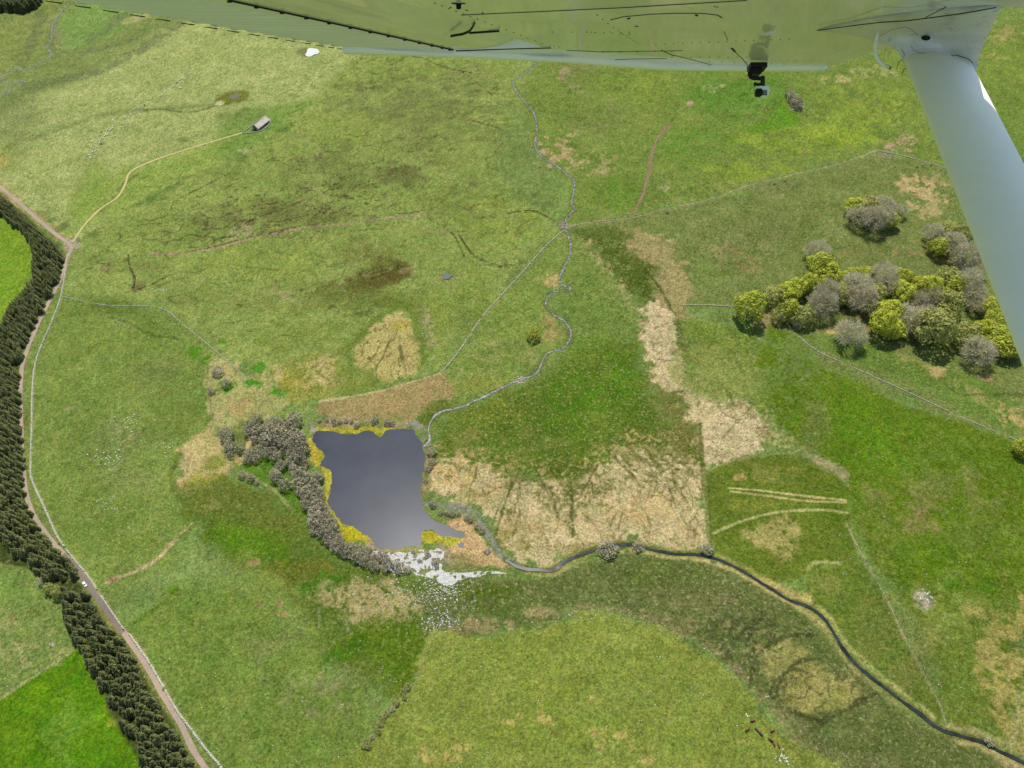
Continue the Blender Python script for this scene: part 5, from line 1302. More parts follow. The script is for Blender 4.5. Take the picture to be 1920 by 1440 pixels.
# ------------------------------------------------------------------ animals
def skin_mesh(name, verts, edges, radii, mat, root=0, sub=1):
    me = bpy.data.meshes.new(name); me.from_pydata(verts, edges, [])
    o = bpy.data.objects.new(name, me); COLL.objects.link(o)
    o.modifiers.new('s', 'SKIN')
    for i, v in enumerate(me.skin_vertices[0].data):
        v.radius = radii[i] if hasattr(radii[i], '__len__') else (radii[i], radii[i]); v.use_root = (i == root)
    m = o.modifiers.new('d', 'SUBSURF'); m.levels = sub; m.render_levels = sub
    dg = bpy.context.evaluated_depsgraph_get(); dg.update()
    out = bpy.data.meshes.new_from_object(o.evaluated_get(dg)); out.name = name
    bpy.data.objects.remove(o); bpy.data.meshes.remove(me)
    out.materials.clear(); out.materials.append(mat)
    out.polygons.foreach_set('use_smooth', np.ones(len(out.polygons), dtype=bool))
    return out
def quad_animal(name, L, Hs, girth, mat, neck=0.3, grazing=False):
    """L body length, Hs shoulder height; chest deep at the front, hocks on the hind legs"""
    hb = Hs-girth*0.9
    V = [(0, 0, hb), (-L*0.5, 0, hb+girth*0.12), (L*0.42, 0, hb+girth*0.03)]
    R = [girth*0.88, girth*0.78, girth*0.98]
    E = [(0, 1), (0, 2)]
    hz = Hs*(0.30 if grazing else 1.05)
    V += [(L*0.62, 0, hb+(hz-hb)*0.45), (L*0.78, 0, hz), (L*0.98, 0, hz-girth*0.35)]; R += [girth*0.5, girth*0.36, girth*0.22]
    E += [(2, 3), (3, 4), (4, 5)]
    V += [(-L*0.62, 0, hb+girth*0.3), (-L*0.66, 0, hb-girth*0.5)]; R += [girth*0.10, girth*0.07]; E += [(1, 6), (6, 7)]
    for sy in (-1, 1):
        b = len(V)
        V += [(L*0.40, sy*girth*0.55, hb-girth*0.7), (L*0.42, sy*girth*0.55, Hs*0.22), (L*0.40, sy*girth*0.55, 0.02)]; R += [girth*0.28, girth*0.15, girth*0.14]
        E += [(2, b), (b, b+1), (b+1, b+2)]
        b = len(V)
        V += [(-L*0.42, sy*girth*0.5, hb-girth*0.6), (-L*0.53, sy*girth*0.5, Hs*0.30), (-L*0.50, sy*girth*0.5, 0.02)]; R += [girth*0.34, girth*0.16, girth*0.14]
        E += [(1, b), (b, b+1), (b+1, b+2)]
    return skin_mesh(name, V, E, R, mat)
FLEECE = simple_mat('fleece', (0.62, 0.58, 0.44), 0.95, 0.12, 6); DARKFLEECE = simple_mat('dark_fleece', (0.05, 0.04, 0.035), 0.95, 0.2, 6)
REDHIDE = simple_mat('red_hide', (0.14, 0.045, 0.02), 0.7, 0.25, 4); DARKHIDE = simple_mat('dark_hide', (0.05, 0.025, 0.018), 0.7, 0.25, 4)
SHEEP = [quad_animal('sheep', 1.15, 0.95, 0.40, FLEECE), quad_animal('sheep', 1.15, 0.95, 0.40, FLEECE, grazing=True)]
BLACKS = quad_animal('sheep', 1.1, 0.9, 0.38, DARKFLEECE)
sheep_px = ((140,1290),(150,1325),(165,1335),(165,1295),(185,1250),(195,1240),(210,1195),(180,1180),(215,1150),(235,1105),(250,1170),(245,1210),(230,1235),(300,1105),(310,1070),(335,1040),(370,1005),(290,990),(385,970),(400,985),(410,990),
 (425,965),(415,910),(440,930),(455,915),(470,905),(490,885),(530,1005),(615,875),(660,815),(710,775),(590,795),(495,770),(680,715),(685,740),(755,685),(768,678),(800,610),(835,595),(860,575),(880,590),(920,560),(1040,505),(1200,405),
 (1235,380),(1260,360),(1280,340),(1300,325),(1325,305),(1370,275),(1390,250),(1405,262),(1490,170),(1520,150),(1545,140),(1500,205),(1515,198),(1535,190),(1505,285),(1522,280),(1580,150),(1560,200),(1625,80),(1665,60),(1690,55),(1715,75),
 (1755,170),(1715,205))
for i, (x, y) in enumerate(sheep_px):
    p = at(150+x/8, 130+y/8)
    o = link('sheep', SHEEP[i % 2], None, p); o.rotation_euler = (0, 0, 0.9+rng.normal(0, 0.6)+(math.pi if i % 7 == 0 else 0)); o.scale = (1.25,)*3
    tag(o, 'pale sheep in the long file crossing the far left pasture', 'sheep', 'sheep in the long file')
for i, ((x, y), w) in enumerate((((320,945),'topmost of the two at its lower end'),((325,1125),'lower of the two at its lower end'),((970,540),'the middle one of the file'),((1455,205),'near the far end of the file'))):
    p = at(150+x/8, 130+y/8)
    o = link('sheep', BLACKS, None, p); o.rotation_euler = (0, 0, 0.9+rng.normal(0, 0.4)); o.scale = (1.25,)*3
    tag(o, 'black sheep in the pale file, '+w, 'sheep', 'sheep in the long file')
COW = [quad_animal('cow', 1.75, 1.45, 0.46, REDHIDE, grazing=True), quad_animal('cow', 1.75, 1.45, 0.46, DARKHIDE)]
for i, (x, y, k, a, lb) in enumerate(((1410,1352,0,0.1,'reddish brown cow at the upper left of the small herd'),(1418,1368,0,-0.9,'reddish brown cow with a darker one at its tail'),(1426,1377,1,-0.9,'dark brown cow just below a reddish one'),
        (1447,1371,0,0.3,'reddish cow beside a white stone, right of the herd'),(1444,1388,1,-0.7,'small dark cow at the top of the lower pair'),(1450,1395,0,1.9,'large dark red cow in the middle of the lower group'),(1460,1399,0,1.7,'reddish cow furthest right in the lower group'),(1400,1369,0,0.5,'faint reddish cow furthest left in the herd'))):
    p = at(x, y); o = link('cow', COW[k], None, p); o.rotation_euler = (0, 0, a); o.scale = ((1.3,)*3)
    tag(o, lb, 'cow', 'cattle on the bottom mound')

# ------------------------------------------------------------------ barn
BW = simple_mat('barn_stone', (0.24, 0.22, 0.18), 0.95, 0.35, 0.9, 0.3); BR = simple_mat('barn_roof_slab', (0.44, 0.385, 0.30), 0.9, 0.25, 0.8, 0.4); BD = simple_mat('barn_door_wood', (0.07, 0.05, 0.035), 0.85, 0.3, 2)
a = at(479.5, 243.5); b = at(500.5, 227.5)
mid = (a+b)/2; L = float(np.linalg.norm((b-a)[:2])); ang = math.atan2(b[1]-a[1], b[0]-a[0])
barn = empty('barn', (mid[0], mid[1], float(height(mid[0], mid[1]))-0.2), ang)
wd, hw, hr = 8.4, 3.0, 6.2
m = MB(); hx, hy = L/2, wd/2
m.add([(-hx,-hy,-1),(hx,-hy,-1),(hx,hy,-1),(-hx,hy,-1),(-hx,-hy,hw),(hx,-hy,hw),(hx,hy,hw),(-hx,hy,hw),(-hx,0,hr),(hx,0,hr)], [(0,1,5,4),(2,3,7,6),(1,2,6,9,5),(3,0,4,8,7),(0,3,2,1)])
m.build('wall', BW, barn)
def slab(sy):
    m = MB(); s = (hr-hw)/hy; y1 = hy+0.5; z1 = hr-s*y1; t = 0.22; ex = hx+0.4
    nx = 24
    for k in range(nx):
        x0 = -ex+2*ex*k/nx; x1 = x0+2*ex/nx-0.05
        dz = random.uniform(-0.04, 0.06)
        m.add([(x0,0.02*sy,hr+0.05+dz),(x1,0.02*sy,hr+0.05+dz),(x1,y1*sy,z1+0.05+dz),(x0,y1*sy,z1+0.05+dz),(x0,0.02*sy,hr+t+dz),(x1,0.02*sy,hr+t+dz),(x1,y1*sy,z1+t+dz),(x0,y1*sy,z1+t+dz)],
              [(0,1,2,3),(7,6,5,4),(0,4,5,1),(1,5,6,2),(2,6,7,3),(3,7,4,0)])
    m.add([(-ex,0.02*sy,hr+0.02),(ex,0.02*sy,hr+0.02),(ex,y1*sy,z1+0.02),(-ex,y1*sy,z1+0.02)], [(0,1,2,3)])
    return m.build('roof', BR, barn)
slab(1); rf = slab(-1)
MB().box((0, 0, hr+0.26), (2*hx+0.9, 0.5, 0.2)).build('ridge', BR, rf)
MB().box((-hx-0.06, 0, 1.3), (0.1, 2.4, 2.6)).build('door', BD, barn)
for k in (-0.3, 0.05, 0.35): MB().box((k*L, -hy-0.05, 1.6), (1.0, 0.08, 1.1)).build('window', BD, barn)
MB().box((0.2*L, -hy-0.05, 1.1), (1.6, 0.08, 2.2)).build('door', BD, barn)
tag(barn, 'long stone barn with pale slab roof inside its walled enclosure', 'barn')

# ------------------------------------------------------------------ parked white car
CARW = simple_mat('white_car_paint', (0.72, 0.74, 0.74), 0.25, 0.03, 1, spec=0.5, coat=0.6); GLASS = simple_mat('car_glass', (0.03, 0.04, 0.045), 0.08, 0.1, 1, spec=0.6); TYRE = simple_mat('tyre', (0.02, 0.02, 0.02), 0.85, 0.1, 3); LAMP = simple_mat('lamp_lens', (0.55, 0.55, 0.5), 0.15, 0.05, 3, spec=0.6); REDL = simple_mat('red_lens', (0.35, 0.02, 0.02), 0.2, 0.05, 3); RIM = simple_mat('wheel_rim', (0.4, 0.4, 0.4), 0.35, 0.1, 3, metallic=0.7)
c = at(159.5, 1096.5); c2 = at(166, 1106); ca_ = math.atan2(c2[1]-c[1], c2[0]-c[0])
car = empty('parked_car', (c[0], c[1], c[2]+0.05), ca_)
def section(x, zb, zt, w, tw): return [(x,-w,zb),(x,-w*1.0,zb+(zt-zb)*0.6),(x,-tw,zt),(x,tw,zt),(x,w*1.0,zb+(zt-zb)*0.6),(x,w,zb)]
m = MB().loft([section(x, zb, zt, w, tw) for x, zb, zt, w, tw in ((-2.1,.42,.95,.78,.7),(-1.95,.3,1.02,.86,.78),(-1.2,.28,1.05,.88,.8),(0.9,.28,1.02,.88,.8),(1.7,.3,.9,.86,.74),(2.08,.4,.7,.74,.6))])
m.build('body', CARW, car, True)
m = MB().loft([section(x, .98, zt, w, tw) for x, zt, w, tw in ((-2.0,1.02,.76,.7),(-1.75,1.5,.76,.6),(-0.6,1.58,.78,.64),(0.1,1.55,.78,.62),(0.95,1.03,.78,.7))]); m.build('cabin', CARW, car, True)
wq = MB().add([(0.20,-.6,1.53),(0.20,.6,1.53),(0.98,.68,1.08),(0.98,-.68,1.08)], [(0,1,2,3)]); wq.build('windscreen', GLASS, car, origin=(-0.03,0,-0.03))
MB().add([(-1.8,-.56,1.47),(-1.8,.56,1.47),(-2.02,.64,1.1),(-2.02,-.64,1.1)], [(3,2,1,0)]).build('rear_window', GLASS, car, origin=(0.03,0,-0.02))
for sy in (-1, 1):
    for x0, x1 in ((-1.6,-0.75),(-0.65,0.3)): MB().add([(x0,sy*.80,1.12),(x1+.25,sy*.80,1.12),(x1-.05,sy*.70,1.45),(x0+.1,sy*.70,1.45)], [(0,1,2,3)]).build('side_window', GLASS, car)
    MB().box((2.0,sy*.55,.66),(.16,.3,.14)).build('headlight', LAMP, car); MB().box((-2.06,sy*.62,.84),(.1,.2,.22)).build('tail_light', REDL, car); MB().box((0.62,sy*.95,1.02),(.14,.16,.1)).build('wing_mirror', CARW, car)
    for x in (-1.3, 1.3):
        w = MB().tube([(x,sy*.72,.32),(x,sy*.92,.32)], .32, 16).build('wheel', TYRE, car); MB().tube([(x,sy*.9,.32),(x,sy*.935,.32)], .2, 12).build('rim', RIM, w)
tag(car, 'white car parked on the verge at the gap in the conifers', 'car')
# ------------------------------------------------------------------ the aeroplane's left wing, strut and the action camera under it
# built in the aeroplane's own frame, a rigid body about 0.3 m above and 1.5 to 3 m beside the open window
C0 = np.array((0, 0, ALT)); CX = np.array((1.0, 0, 0)); CU = np.array((0, SD, CD)); CF = np.array((0, CD, -SD))
def cw3(x, y, z): return C0+x*CX+y*CU+z*CF
WH, WS, WT = 0.26, 0.3412, -0.026           # height of the wing plane over the eye, its slope and bank
_n = np.array((WT, -1.0, WS)); _n /= np.linalg.norm(_n)
ND = _n[0]*CX+_n[1]*CU+_n[2]*CF             # out of the wing's lower skin
def W(px, py, off=0.0):
    a = (px-960)/FPX; b = (720-py)/FPX
    z = WH/(b-WS-WT*a)
    return cw3(a*z, b*z, z)+ND*off
def PZ(px, py, z): return cw3((px-960)/FPX*z, (720-py)/FPX*z, z)

PAINT, nt, b = new_mat('white_aircraft_paint')
nz = noise_node(nt, 3.0, 5, 0.6)
nt.links.new(ramp(nt, nz.outputs['Fac'], [(0.3, (0.76, 0.75, 0.66)), (0.6, (0.85, 0.84, 0.75)), (0.75, (0.90, 0.89, 0.80))]).outputs[0], b.inputs['Base Color'])
b.inputs['Roughness'].default_value = 0.30; b.inputs['Specular IOR Level'].default_value = 0.35; b.inputs['Coat Weight'].default_value = 0.6; b.inputs['Coat Roughness'].default_value = 0.03
nb = noise_node(nt, 2.2, 2)
bp = N(nt, 'ShaderNodeBump'); bp.inputs['Strength'].default_value = 0.12; bp.inputs['Distance'].default_value = 0.01
nt.links.new(nb.outputs['Fac'], bp.inputs['Height']); nt.links.new(bp.outputs[0], b.inputs['Normal']); nt.links.new(bp.outputs[0], b.inputs['Coat Normal'])
SATIN, nt, b = new_mat('strut_paint')
nz = noise_node(nt, 9.0, 5, 0.7)
nt.links.new(ramp(nt, nz.outputs['Fac'], [(0.3, (0.86, 0.84, 0.70)), (0.7, (0.91, 0.89, 0.75))]).outputs[0], b.inputs['Base Color'])
b.inputs['Roughness'].default_value = 0.6; b.inputs['Specular IOR Level'].default_value = 0.25; b.inputs['Coat Weight'].default_value = 0.0; b.inputs['Coat Roughness'].default_value = 0.15
DIRTY, nt, b = new_mat('worn_fairing_paint')
nz = noise_node(nt, 7.0, 6, 0.65); nz.inputs['Distortion'].default_value = 0.6
n2 = noise_node(nt, 38.0, 4, 0.6)
col = ramp(nt, nz.outputs['Fac'], [(0.30, (0.34, 0.30, 0.23)), (0.46, (0.58, 0.545, 0.46)), (0.62, (0.68, 0.655, 0.57))]).outputs[0]
col = mixc(nt, mathn(nt, 'MULTIPLY', maprange(nt, n2.outputs['Fac'], 0.60, 0.70), 0.5), col, (0.22, 0.20, 0.16))
nt.links.new(col, b.inputs['Base Color']); b.inputs['Roughness'].default_value = 0.5
TIPW = simple_mat('lit_white_tip_gelcoat', (0.95, 0.93, 0.78), 0.6, 0.03, 4, spec=0.1)  # white gelcoat, lightened to stand for the light falling on the tip
BLACK = simple_mat('black_sealant_and_shade', (0.012, 0.012, 0.012), 0.7, 0.2, 20)  # real sealant lines, and painted shade on rivets and trailing edge
PLASTIC = simple_mat('black_plastic', (0.008, 0.008, 0.009), 0.45, 0.2, 20)
SILVER = simple_mat('silver_case', (0.80, 0.81, 0.82), 0.4, 0.04, 30)
LCD = simple_mat('status_screen', (0.16, 0.20, 0.22), 0.15, 0.15, 60)

org = W(1740, 40)
plane = empty('aeroplane', org)
tag(plane, 'white high-wing aeroplane seen from its window: wing underside and strut', 'aeroplane')

T0, T1 = W(80, 0), W(642, 92); H0, H1 = W(430, 0), W(850, 93.5); A0, A1 = W(740, 0), W(1018, 88.5); L0, L1 = W(1862, 0), W(1553, 125)
ext = lambda p0, p1, k: p0+(p0-p1)/np.linalg.norm(p0-p1)*k
Tin, Hin, Ain, Lin = ext(T0, T1, 1.3), ext(H0, H1, 1.3), ext(A0, A1, 1.3), ext(L0, L1, 1.3)
NU = -ND
# main lower skin
tip_px = [(1018,88.5),(1060,103),(1110,110),(1180,115),(1240,118.5),(1320,121),(1400,123),(1480,124.5),(1553,125)]
LE2 = [W(1640, 97), W(1864, 15), W(2045, 5)]; Lin = LE2[-1]+(Lin-L0)  # leading edge carried forward out of view, added to shade the strut
main = [Ain, A0]+[W(*p) for p in tip_px]+LE2+[Lin]
m = MB(); k = len(main)
m.add(main+[p+NU*0.06 for p in main], [tuple(range(k))]+[(i, i+k, (i+1) % k+k, (i+1) % k) for i in range(k)])
wing = m.build('wing', PAINT, plane, origin=org)
# upper skin with camber
plan = [Tin, T1, W(850, 97), W(1110, 110), W(1240, 118.5), W(1400, 123), L1]+LE2+[Lin]
cen = sum(plan)/len(plan); k = len(plan)
r0 = [p+NU*0.05 for p in plan]; r1 = [cen+(p-cen)*1.005+NU*0.09 for p in plan]; r2 = [cen+(p-cen)*0.97+NU*0.12 for p in plan]; r3 = [cen+(p-cen)*0.6+NU*0.19 for p in plan]
MB().loft([r0, r1, r2, r3]).build('upper_skin', PAINT, plane, origin=org)
# corrugated control surface along the trailing edge
ns, nc = 420, 10
lenT = np.linalg.norm(T1-Tin); V = []; 
for i in range(ns+1):
    s = i/ns; pt = Tin+(T1-Tin)*s; ph = Hin+(H1-Hin)*s
    for j in range(nc+1):
        c = j/nc
        wv = 0.5+0.5*math.cos(2*math.pi*s*lenT/0.078)
        amp = 0.010*min(1, 6*(1-c)+0.0)
        V.append(pt+(ph-pt)*c+ND*(amp*wv-0.004-0.010*(1-c)))
q = np.arange((ns+1)*(nc+1)).reshape(ns+1, nc+1)
F = np.stack([q[:-1, :-1], q[:-1, 1:], q[1:, 1:], q[1:, :-1]], -1).reshape(-1, 4)
ail = link('aileron', make_mesh('aileron', np.array(V)-org, F, PAINT, True), plane)
# rounded nose of the control surface, curling up into the cove
V = []; ns2, nc2 = 60, 14
for i in range(ns2+1):
    s = i/ns2; ph = Hin+(H1-Hin)*s; pa = Ain+(A1-Ain)*s
    for j in range(nc2+1):
        c = j/nc2*1.12
        V.append(ph+(pa-ph)*c+NU*(0.001+0.075*max(0, c-0.25)**2.2))
q = np.arange((ns2+1)*(nc2+1)).reshape(ns2+1, nc2+1)
F = np.stack([q[:-1, :-1], q[:-1, 1:], q[1:, 1:], q[1:, :-1]], -1).reshape(-1, 4)
nose = link('aileron_nose', make_mesh('aileron_nose', np.array(V)-org, F, PAINT, True), plane)
# wall that closes the cove at its outer end
m = MB(); e_ = [V[ns2*(nc2+1)+j] for j in range(nc2+1)]; f_ = [H1+(A1-H1)*(j/nc2*1.12)+ND*0.001 for j in range(nc2+1)]
m.add(e_+f_, [(j, j+1, nc2+2+j, nc2+1+j) for j in range(nc2)]); m.build('cove_end', PAINT, plane, origin=org)
# end web between nose and tip
MB().add([H1, A1, W(1062,103), W(960,101), W(852,97.5)], [(0,1,2,3,4)]).build('end_panel', PAINT, plane, origin=org)
# tip fairing: a rolled lip hanging under the outer edge
top = [(642,91.5),(740,93.5),(850,97),(960,101),(1060,104),(1140,111),(1240,118),(1320,121),(1400,123),(1480,124.5),(1553,125)]
bot = [94.5, 99, 104.5, 110, 116, 122.5, 130.5, 131.5, 131.0, 129, 126.5]
rings = []
for (x, y), y2 in zip(top, bot):
    p = W(x, y); z = float(np.dot(p-C0, CF)); zb = PZ(x, y+(y2-y)*0.72, z)
    d = zb-p
    rings.append([p+NU*0.01, p+d*0.5-CF*0.004, p+d*0.9-CF*0.004, p+d+CF*0.008, p+d*0.9+CF*0.03, p+d*0.2+CF*0.045, p+NU*0.03+CF*0.03])
MB().loft(rings).build('wing_tip', TIPW, plane, True, origin=org)

def strip(pts, w, off=0.0012, mat=BLACK, name='panel_seam', parent=None, fn=W):
    P = [fn(*p) for p in pts]; m = MB(); up = ND; w = w*0.62
    for i in range(len(P)-1):
        d = P[i+1]-P[i]; s = np.cross(d, up); s = s/(np.linalg.norm(s)+1e-9)*w/2
        a, b2 = P[i], P[i+1]
        V = [a-s, a+s, b2+s, b2-s]
        m.add([v+up*off for v in V]+[v-up*0.001 for v in V], [(0,1,2,3),(4,5,1,0),(5,6,2,1),(6,7,3,2),(7,4,0,3)])
    return m.build(name, mat, parent or wing, origin=org)
strip([(430,0),(640,46.5),(850,93.5)], 0.0032, 0.003, name='hinge_line', parent=ail)
strip([(865,28),(1000,22),(1160,14.5),(1400,0.5)], 0.0035); strip([(1145,37),(1170,31),(1220,26.5),(1270,24.5),(1320,25),(1345,28),(1354,33)], 0.003)
strip([(845,66),(868,62),(880,57),(886,49),(890,41)], 0.004, 0.006, name='gap_seam', parent=nose); strip([(880,60.5),(936,56.5)], 0.003, 0.005, name='gap_seam', parent=nose)
strip([(855,94.5),(940,91),(1033,88.5)], 0.004, 0.004); strip([(1062,94.5),(1085,95),(1120,97),(1280,95)], 0.006); strip([(1120,113),(1190,110.5),(1250,109.5)], 0.004)
strip([(1240,94),(1262,104)], 0.005); strip([(1262,103),(1290,110),(1340,123)], 0.004)
strip([(1372,90),(1378,97)], 0.012); strip([(1378,97),(1392,110),(1402,123)], 0.003)
strip([(1500,124),(1560,105),(1617,84)], 0.004, mat=SATIN, name='leading_edge_lap'); strip([(1462,121),(1500,98)], 0.0028, mat=SATIN, name='panel_lap')
strip([(1270,124.2),(1340,124.8),(1420,125)], 0.004); strip([(1475,125),(1550,125)], 0.006)
# rivets: painted black for their shade, too small to pick apart one by one
m = MB()
def rivets(p0, p1, n, r=0.0045, dark=True):
    r *= 0.62
    for k in range(n):
        t = k/(n-1); c = W(p0[0]+(p1[0]-p0[0])*t, p0[1]+(p1[1]-p0[1])*t)
        e1 = np.cross(ND, CX); e1 /= np.linalg.norm(e1); e2 = np.cross(ND, e1)
        ring = [c+r*(math.cos(2*math.pi*q/7)*e1+math.sin(2*math.pi*q/7)*e2) for q in range(7)]
        m.loft([ring, [c+(p-c)*0.6+ND*r*0.5 for p in ring]])
for p0, p1, n, r in (((815,6),(1030,86),17,.004),((845,14),(905,24),3,.005),((1100,60),(1180,64),6,.004),((1120,28),(1150,52),4,.004),((1160,58),(1196,81),9,.0035),((1230,83),(1480,73),16,.004),((1037,60),(1180,60),5,.004),
                     ((1030,86),(1048,88),3,.004),((1180,34),(1178,35),2,.006),((1305,28),(1307,29),2,.006),((1192,49),(1196,49),2,.005),((1358,60),(1364,74),6,.004),((1340,12),(1345,13),2,.004),((1130,98),(1260,96),5,.005),((1260,107),(1400,107),9,.005),
                     ((1330,115),(1470,120),7,.005),((1080,88),(1170,84),5,.003)):
    rivets(p0, p1, n, r)
o = m.build('rivets', BLACK, wing, origin=org); o['kind'] = 'stuff'
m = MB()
for k in range(15):     # black wedges painted as shade where corrugations end, hinge nails on the hinge line
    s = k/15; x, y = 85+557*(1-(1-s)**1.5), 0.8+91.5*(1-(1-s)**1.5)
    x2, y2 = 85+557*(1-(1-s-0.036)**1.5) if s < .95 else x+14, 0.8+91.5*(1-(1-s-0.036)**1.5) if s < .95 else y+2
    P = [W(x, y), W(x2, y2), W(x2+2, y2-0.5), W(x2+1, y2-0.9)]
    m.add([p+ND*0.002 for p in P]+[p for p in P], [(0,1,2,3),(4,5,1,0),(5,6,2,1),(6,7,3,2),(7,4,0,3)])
for k in range(13):
    s = 1-(1-k/13.)**1.6; c = W(430+420*s, 93.5*s)
    d = (H1-H0)/np.linalg.norm(H1-H0); e = np.cross(d, ND)
    m.box(c+ND*0.003, (0.006, 0.009, 0.005), np.stack([d, e, ND], 1))
o = m.build('shade_gaps_and_nails', BLACK, ail, origin=org); o['kind'] = 'stuff'
# black drain knob
z = float(np.dot(W(860, 6)-C0, CF))
MB().loft([[PZ(860+r*math.cos(t), y+r*0.25*math.sin(t), z) for t in np.linspace(0, 6.28, 9)[:-1]] for y, r in ((3, 16), (5, 16), (6, 5), (16, 4.5), (17, 3))]).build('drain_knob', PLASTIC, plane, origin=org)

# strut: streamlined tube from the wing down to the cabin
S0, S1 = PZ(1757, 118, 1.88), PZ(2090, 850, 1.06)
ax = S1-S0; axn = ax/np.linalg.norm(ax)
ch = CX-axn*np.dot(CX, axn); ch /= np.linalg.norm(ch); ch = ch+CF*0.22; ch -= axn*np.dot(ch, axn); ch /= np.linalg.norm(ch)
th = np.cross(axn, ch); th = th if np.dot(th, CF) > 0 else -th
NS = 40
def foil(c, k=1.0, chord=0.174, thick=0.072):
    out = []
    for i in range(NS):
        t = 2*math.pi*i/NS; x = math.cos(t); y = math.sin(t)
        f = (0.62+0.38*x) if x < 0.5 else 0.81
        f = 1-0.30*max(0, -x+0.1)**1.5
        out.append(c+ch*(x*chord/2*k)+th*(y*thick/2*k*f))
    return out
MB().loft([foil(S0+ax*f) for f in np.linspace(-0.05, 1.0, 12)]).build('strut', SATIN, plane, True, origin=org)
# fairing that spreads from the strut top on to the wing
B0, B1 = W(1535, 58), W(1872, 10); bc = (B0+B1)/2; bh = (B1-B0)/2; bm_ = np.cross(ND, bh); bm_ /= np.linalg.norm(bm_)
if np.dot(bm_, CF) < 0: bm_ = -bm_
base = [bc+bh*math.cos(2*math.pi*i/NS)+bm_*0.085*math.sin(2*math.pi*i/NS)*(1-0.35*max(0, -math.cos(2*math.pi*i/NS))) for i in range(NS)]
st = foil(S0+axn*0.012, 1.075)
rings = [foil(S0+axn*0.020, 1.03), st]
for f in np.linspace(0.08, 1.0, 14):
    r = []
    for p, q in zip(st, base):
        d = q-p; dn = ND*np.dot(d, ND); r.append(p+dn*f+(d-dn)*f**2.0)
    rings.append(r)
fair = MB().loft(rings).build('strut_fairing', DIRTY, plane, True, origin=org)
def onf(px, py, dz=0.0):
    """point just in front of the fairing's near side"""
    return PZ(px, py, ZF+dz)
_R = np.array(rings[2:]).reshape(-1, 3)
def near_depth(px, py):
    d = (_R-C0); zz = d @ CF; u = (d @ CX)/zz*FPX+960; v = 720-(d @ CU)/zz*FPX
    k = np.argsort((u-px)**2+(v-py)**2)[:6]
    return float(zz[k].min())
def fair_strip(pts, wpx, name, mat=BLACK):
    m = MB(); P = [PZ(x, y, near_depth(x, y)-0.006) for x, y in pts]
    m.tube(P, wpx/FPX*1.7, 5); return m.build(name, mat, fair, origin=org)
fair_strip([(1533,57),(1600,48),(1650,42),(1700,39),(1740,34),(1800,26),(1868,14)], 1.0, 'fairing_seam')
fair_strip([(1735,33),(1765,18),(1796,0)], 0.7, 'fairing_seam')
fair_strip([(1691,139),(1695,130),(1715,120),(1740,111),(1768,105),(1795,104),(1815,110),(1824,118)], 0.7, 'strut_seam')
fair_strip([(1681,130),(1684,118),(1692,112),(1696,102),(1690,92)], 0.5, 'paint_crack'); fair_strip([(1708,86),(1714,94),(1722,99),(1735,100)], 0.35, 'paint_crack'); fair_strip([(1650,68),(1670,56),(1700,50),(1712,57),(1722,67)], 0.35, 'paint_crack')
dz = near_depth(1736, 71)
m = MB(); m.loft([[PZ(1736+9*math.cos(t)*r, 71+5*math.sin(t)*r, dz-0.006+e) for t in np.linspace(0, 6.28, 17)[:-1]] for r, e in ((1.35, 0.004), (1.1, 0.0), (0.95, 0.0))]); m.build('bolt_hole_rim', DIRTY, fair, origin=org)
MB().loft([[PZ(1736+9*math.cos(t), 71+5*math.sin(t), dz-0.0065+e) for t in np.linspace(0, 6.28, 17)[:-1]] for e in (0.0, 0.004)]).build('bolt_hole', BLACK, fair, origin=org)
# fuel vent tube hooking round behind the strut
zt = near_depth(1660, 70)-0.012
MB().tube([PZ(1650,-14,zt*0.93), PZ(1650,10,zt*0.97), PZ(1649,45,zt), PZ(1644,70,zt), PZ(1641,85,zt), PZ(1642,100,zt), PZ(1647,114,zt), PZ(1656,122,zt+0.005), PZ(1667,127,zt+0.01)], 0.0042, 10).build('vent_tube', SATIN, plane, True, origin=org)
MB().tube([PZ(1666.6,126.7,zt+0.009), PZ(1668.5,127.6,zt+0.011)], 0.0040, 10).build('vent_mouth', BLACK, plane, origin=org)

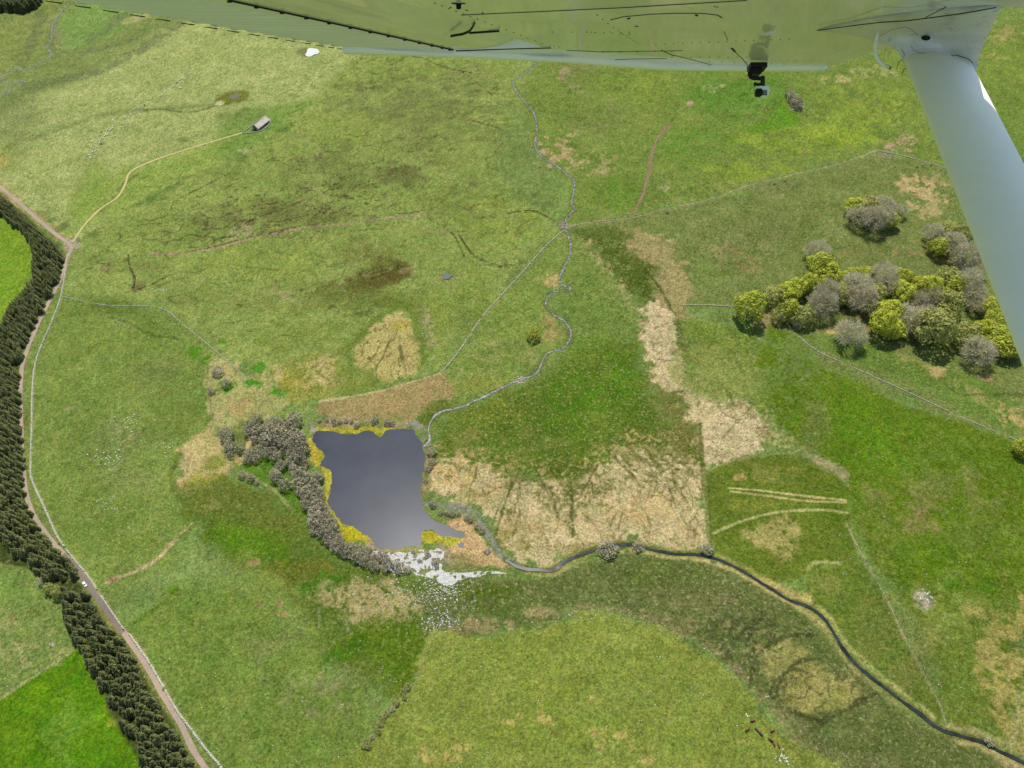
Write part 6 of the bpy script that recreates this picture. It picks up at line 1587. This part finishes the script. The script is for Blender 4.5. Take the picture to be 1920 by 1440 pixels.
# ------------------------------------------------------------------ action camera on its mount, hanging upside down under the wing
ZC = 3.02
co = PZ(1425, 124, ZC)
ac = empty('action_camera', co)
tag(ac, 'small silver and black action camera hanging upside down from a black mount under the wing', 'camera')
RC = np.stack([CX, CU, CF], 1)
def pbox(x0, y0, x1, y1, z, dz, m=None, bev=0.0):
    m = m or MB()
    a, b2 = PZ(x0, y0, z), PZ(x1, y1, z)
    c = (a+b2)/2; w = abs(np.dot(b2-a, CX)); h = abs(np.dot(b2-a, CU))
    if bev:
        rings = []
        for e, k in ((-dz/2, 1-bev), (-dz/2+bev*w*0.5, 1.0), (dz/2-bev*w*0.5, 1.0), (dz/2, 1-bev)):
            r = []
            for t in range(16):
                an = 2*math.pi*(t+0.5)/16; cx_, cy_ = math.cos(an), math.sin(an); s = max(abs(cx_), abs(cy_)); q = s**0.94
                r.append(c+CX*(w/2*k*cx_/q*0.99)+CU*(h/2*k*cy_/q*0.99)+CF*e)
            rings.append(r)
        return m.loft(rings)
    return m.box(c, (w, h, dz), RC)
pbox(1417, 163.5, 1440, 180.5, ZC, 0.032, bev=0.08).build('body', SILVER, ac, origin=co)
pbox(1415.6, 167, 1429, 181.2, ZC-0.018, 0.016, bev=0.06).build('lens_block', PLASTIC, ac, origin=co)
pbox(1430.5, 170.2, 1437.2, 177.6, ZC-0.0165, 0.003).build('status_screen', LCD, ac, origin=co)
pbox(1429.6, 169.4, 1438, 178.4, ZC-0.0158, 0.003).build('screen_frame', PLASTIC, ac, origin=co)
m = MB()
for x in (1426.5, 1429.3, 1432.1): pbox(x, 147, x+1.3, 164, ZC, 0.012, m)
m.build('prongs', PLASTIC, ac, origin=co)
m = pbox(1416, 156, 1427, 160.5, ZC, 0.007); pbox(1413.8, 154.8, 1417, 161.3, ZC, 0.012, m); m.build('thumb_screw', PLASTIC, ac, origin=co)
MB().tube([PZ(1406,136,ZC), PZ(1405,141,ZC), PZ(1408,145.5,ZC), PZ(1414,147,ZC), PZ(1430,147,ZC)], 0.0075, 8).build('arm', PLASTIC, ac, origin=co)
MB().tube([PZ(1429.5,146.5,ZC-0.012), PZ(1429.5,146.5,ZC+0.012)], 0.010, 14).build('knuckle', PLASTIC, ac, origin=co)
m = pbox(1405, 127, 1424, 141, ZC, 0.03); pbox(1403.5, 131, 1428, 137, ZC, 0.022, m); pbox(1404, 121.5, 1435, 130, ZC, 0.05, m); m.build('mount_base', PLASTIC, ac, origin=co)
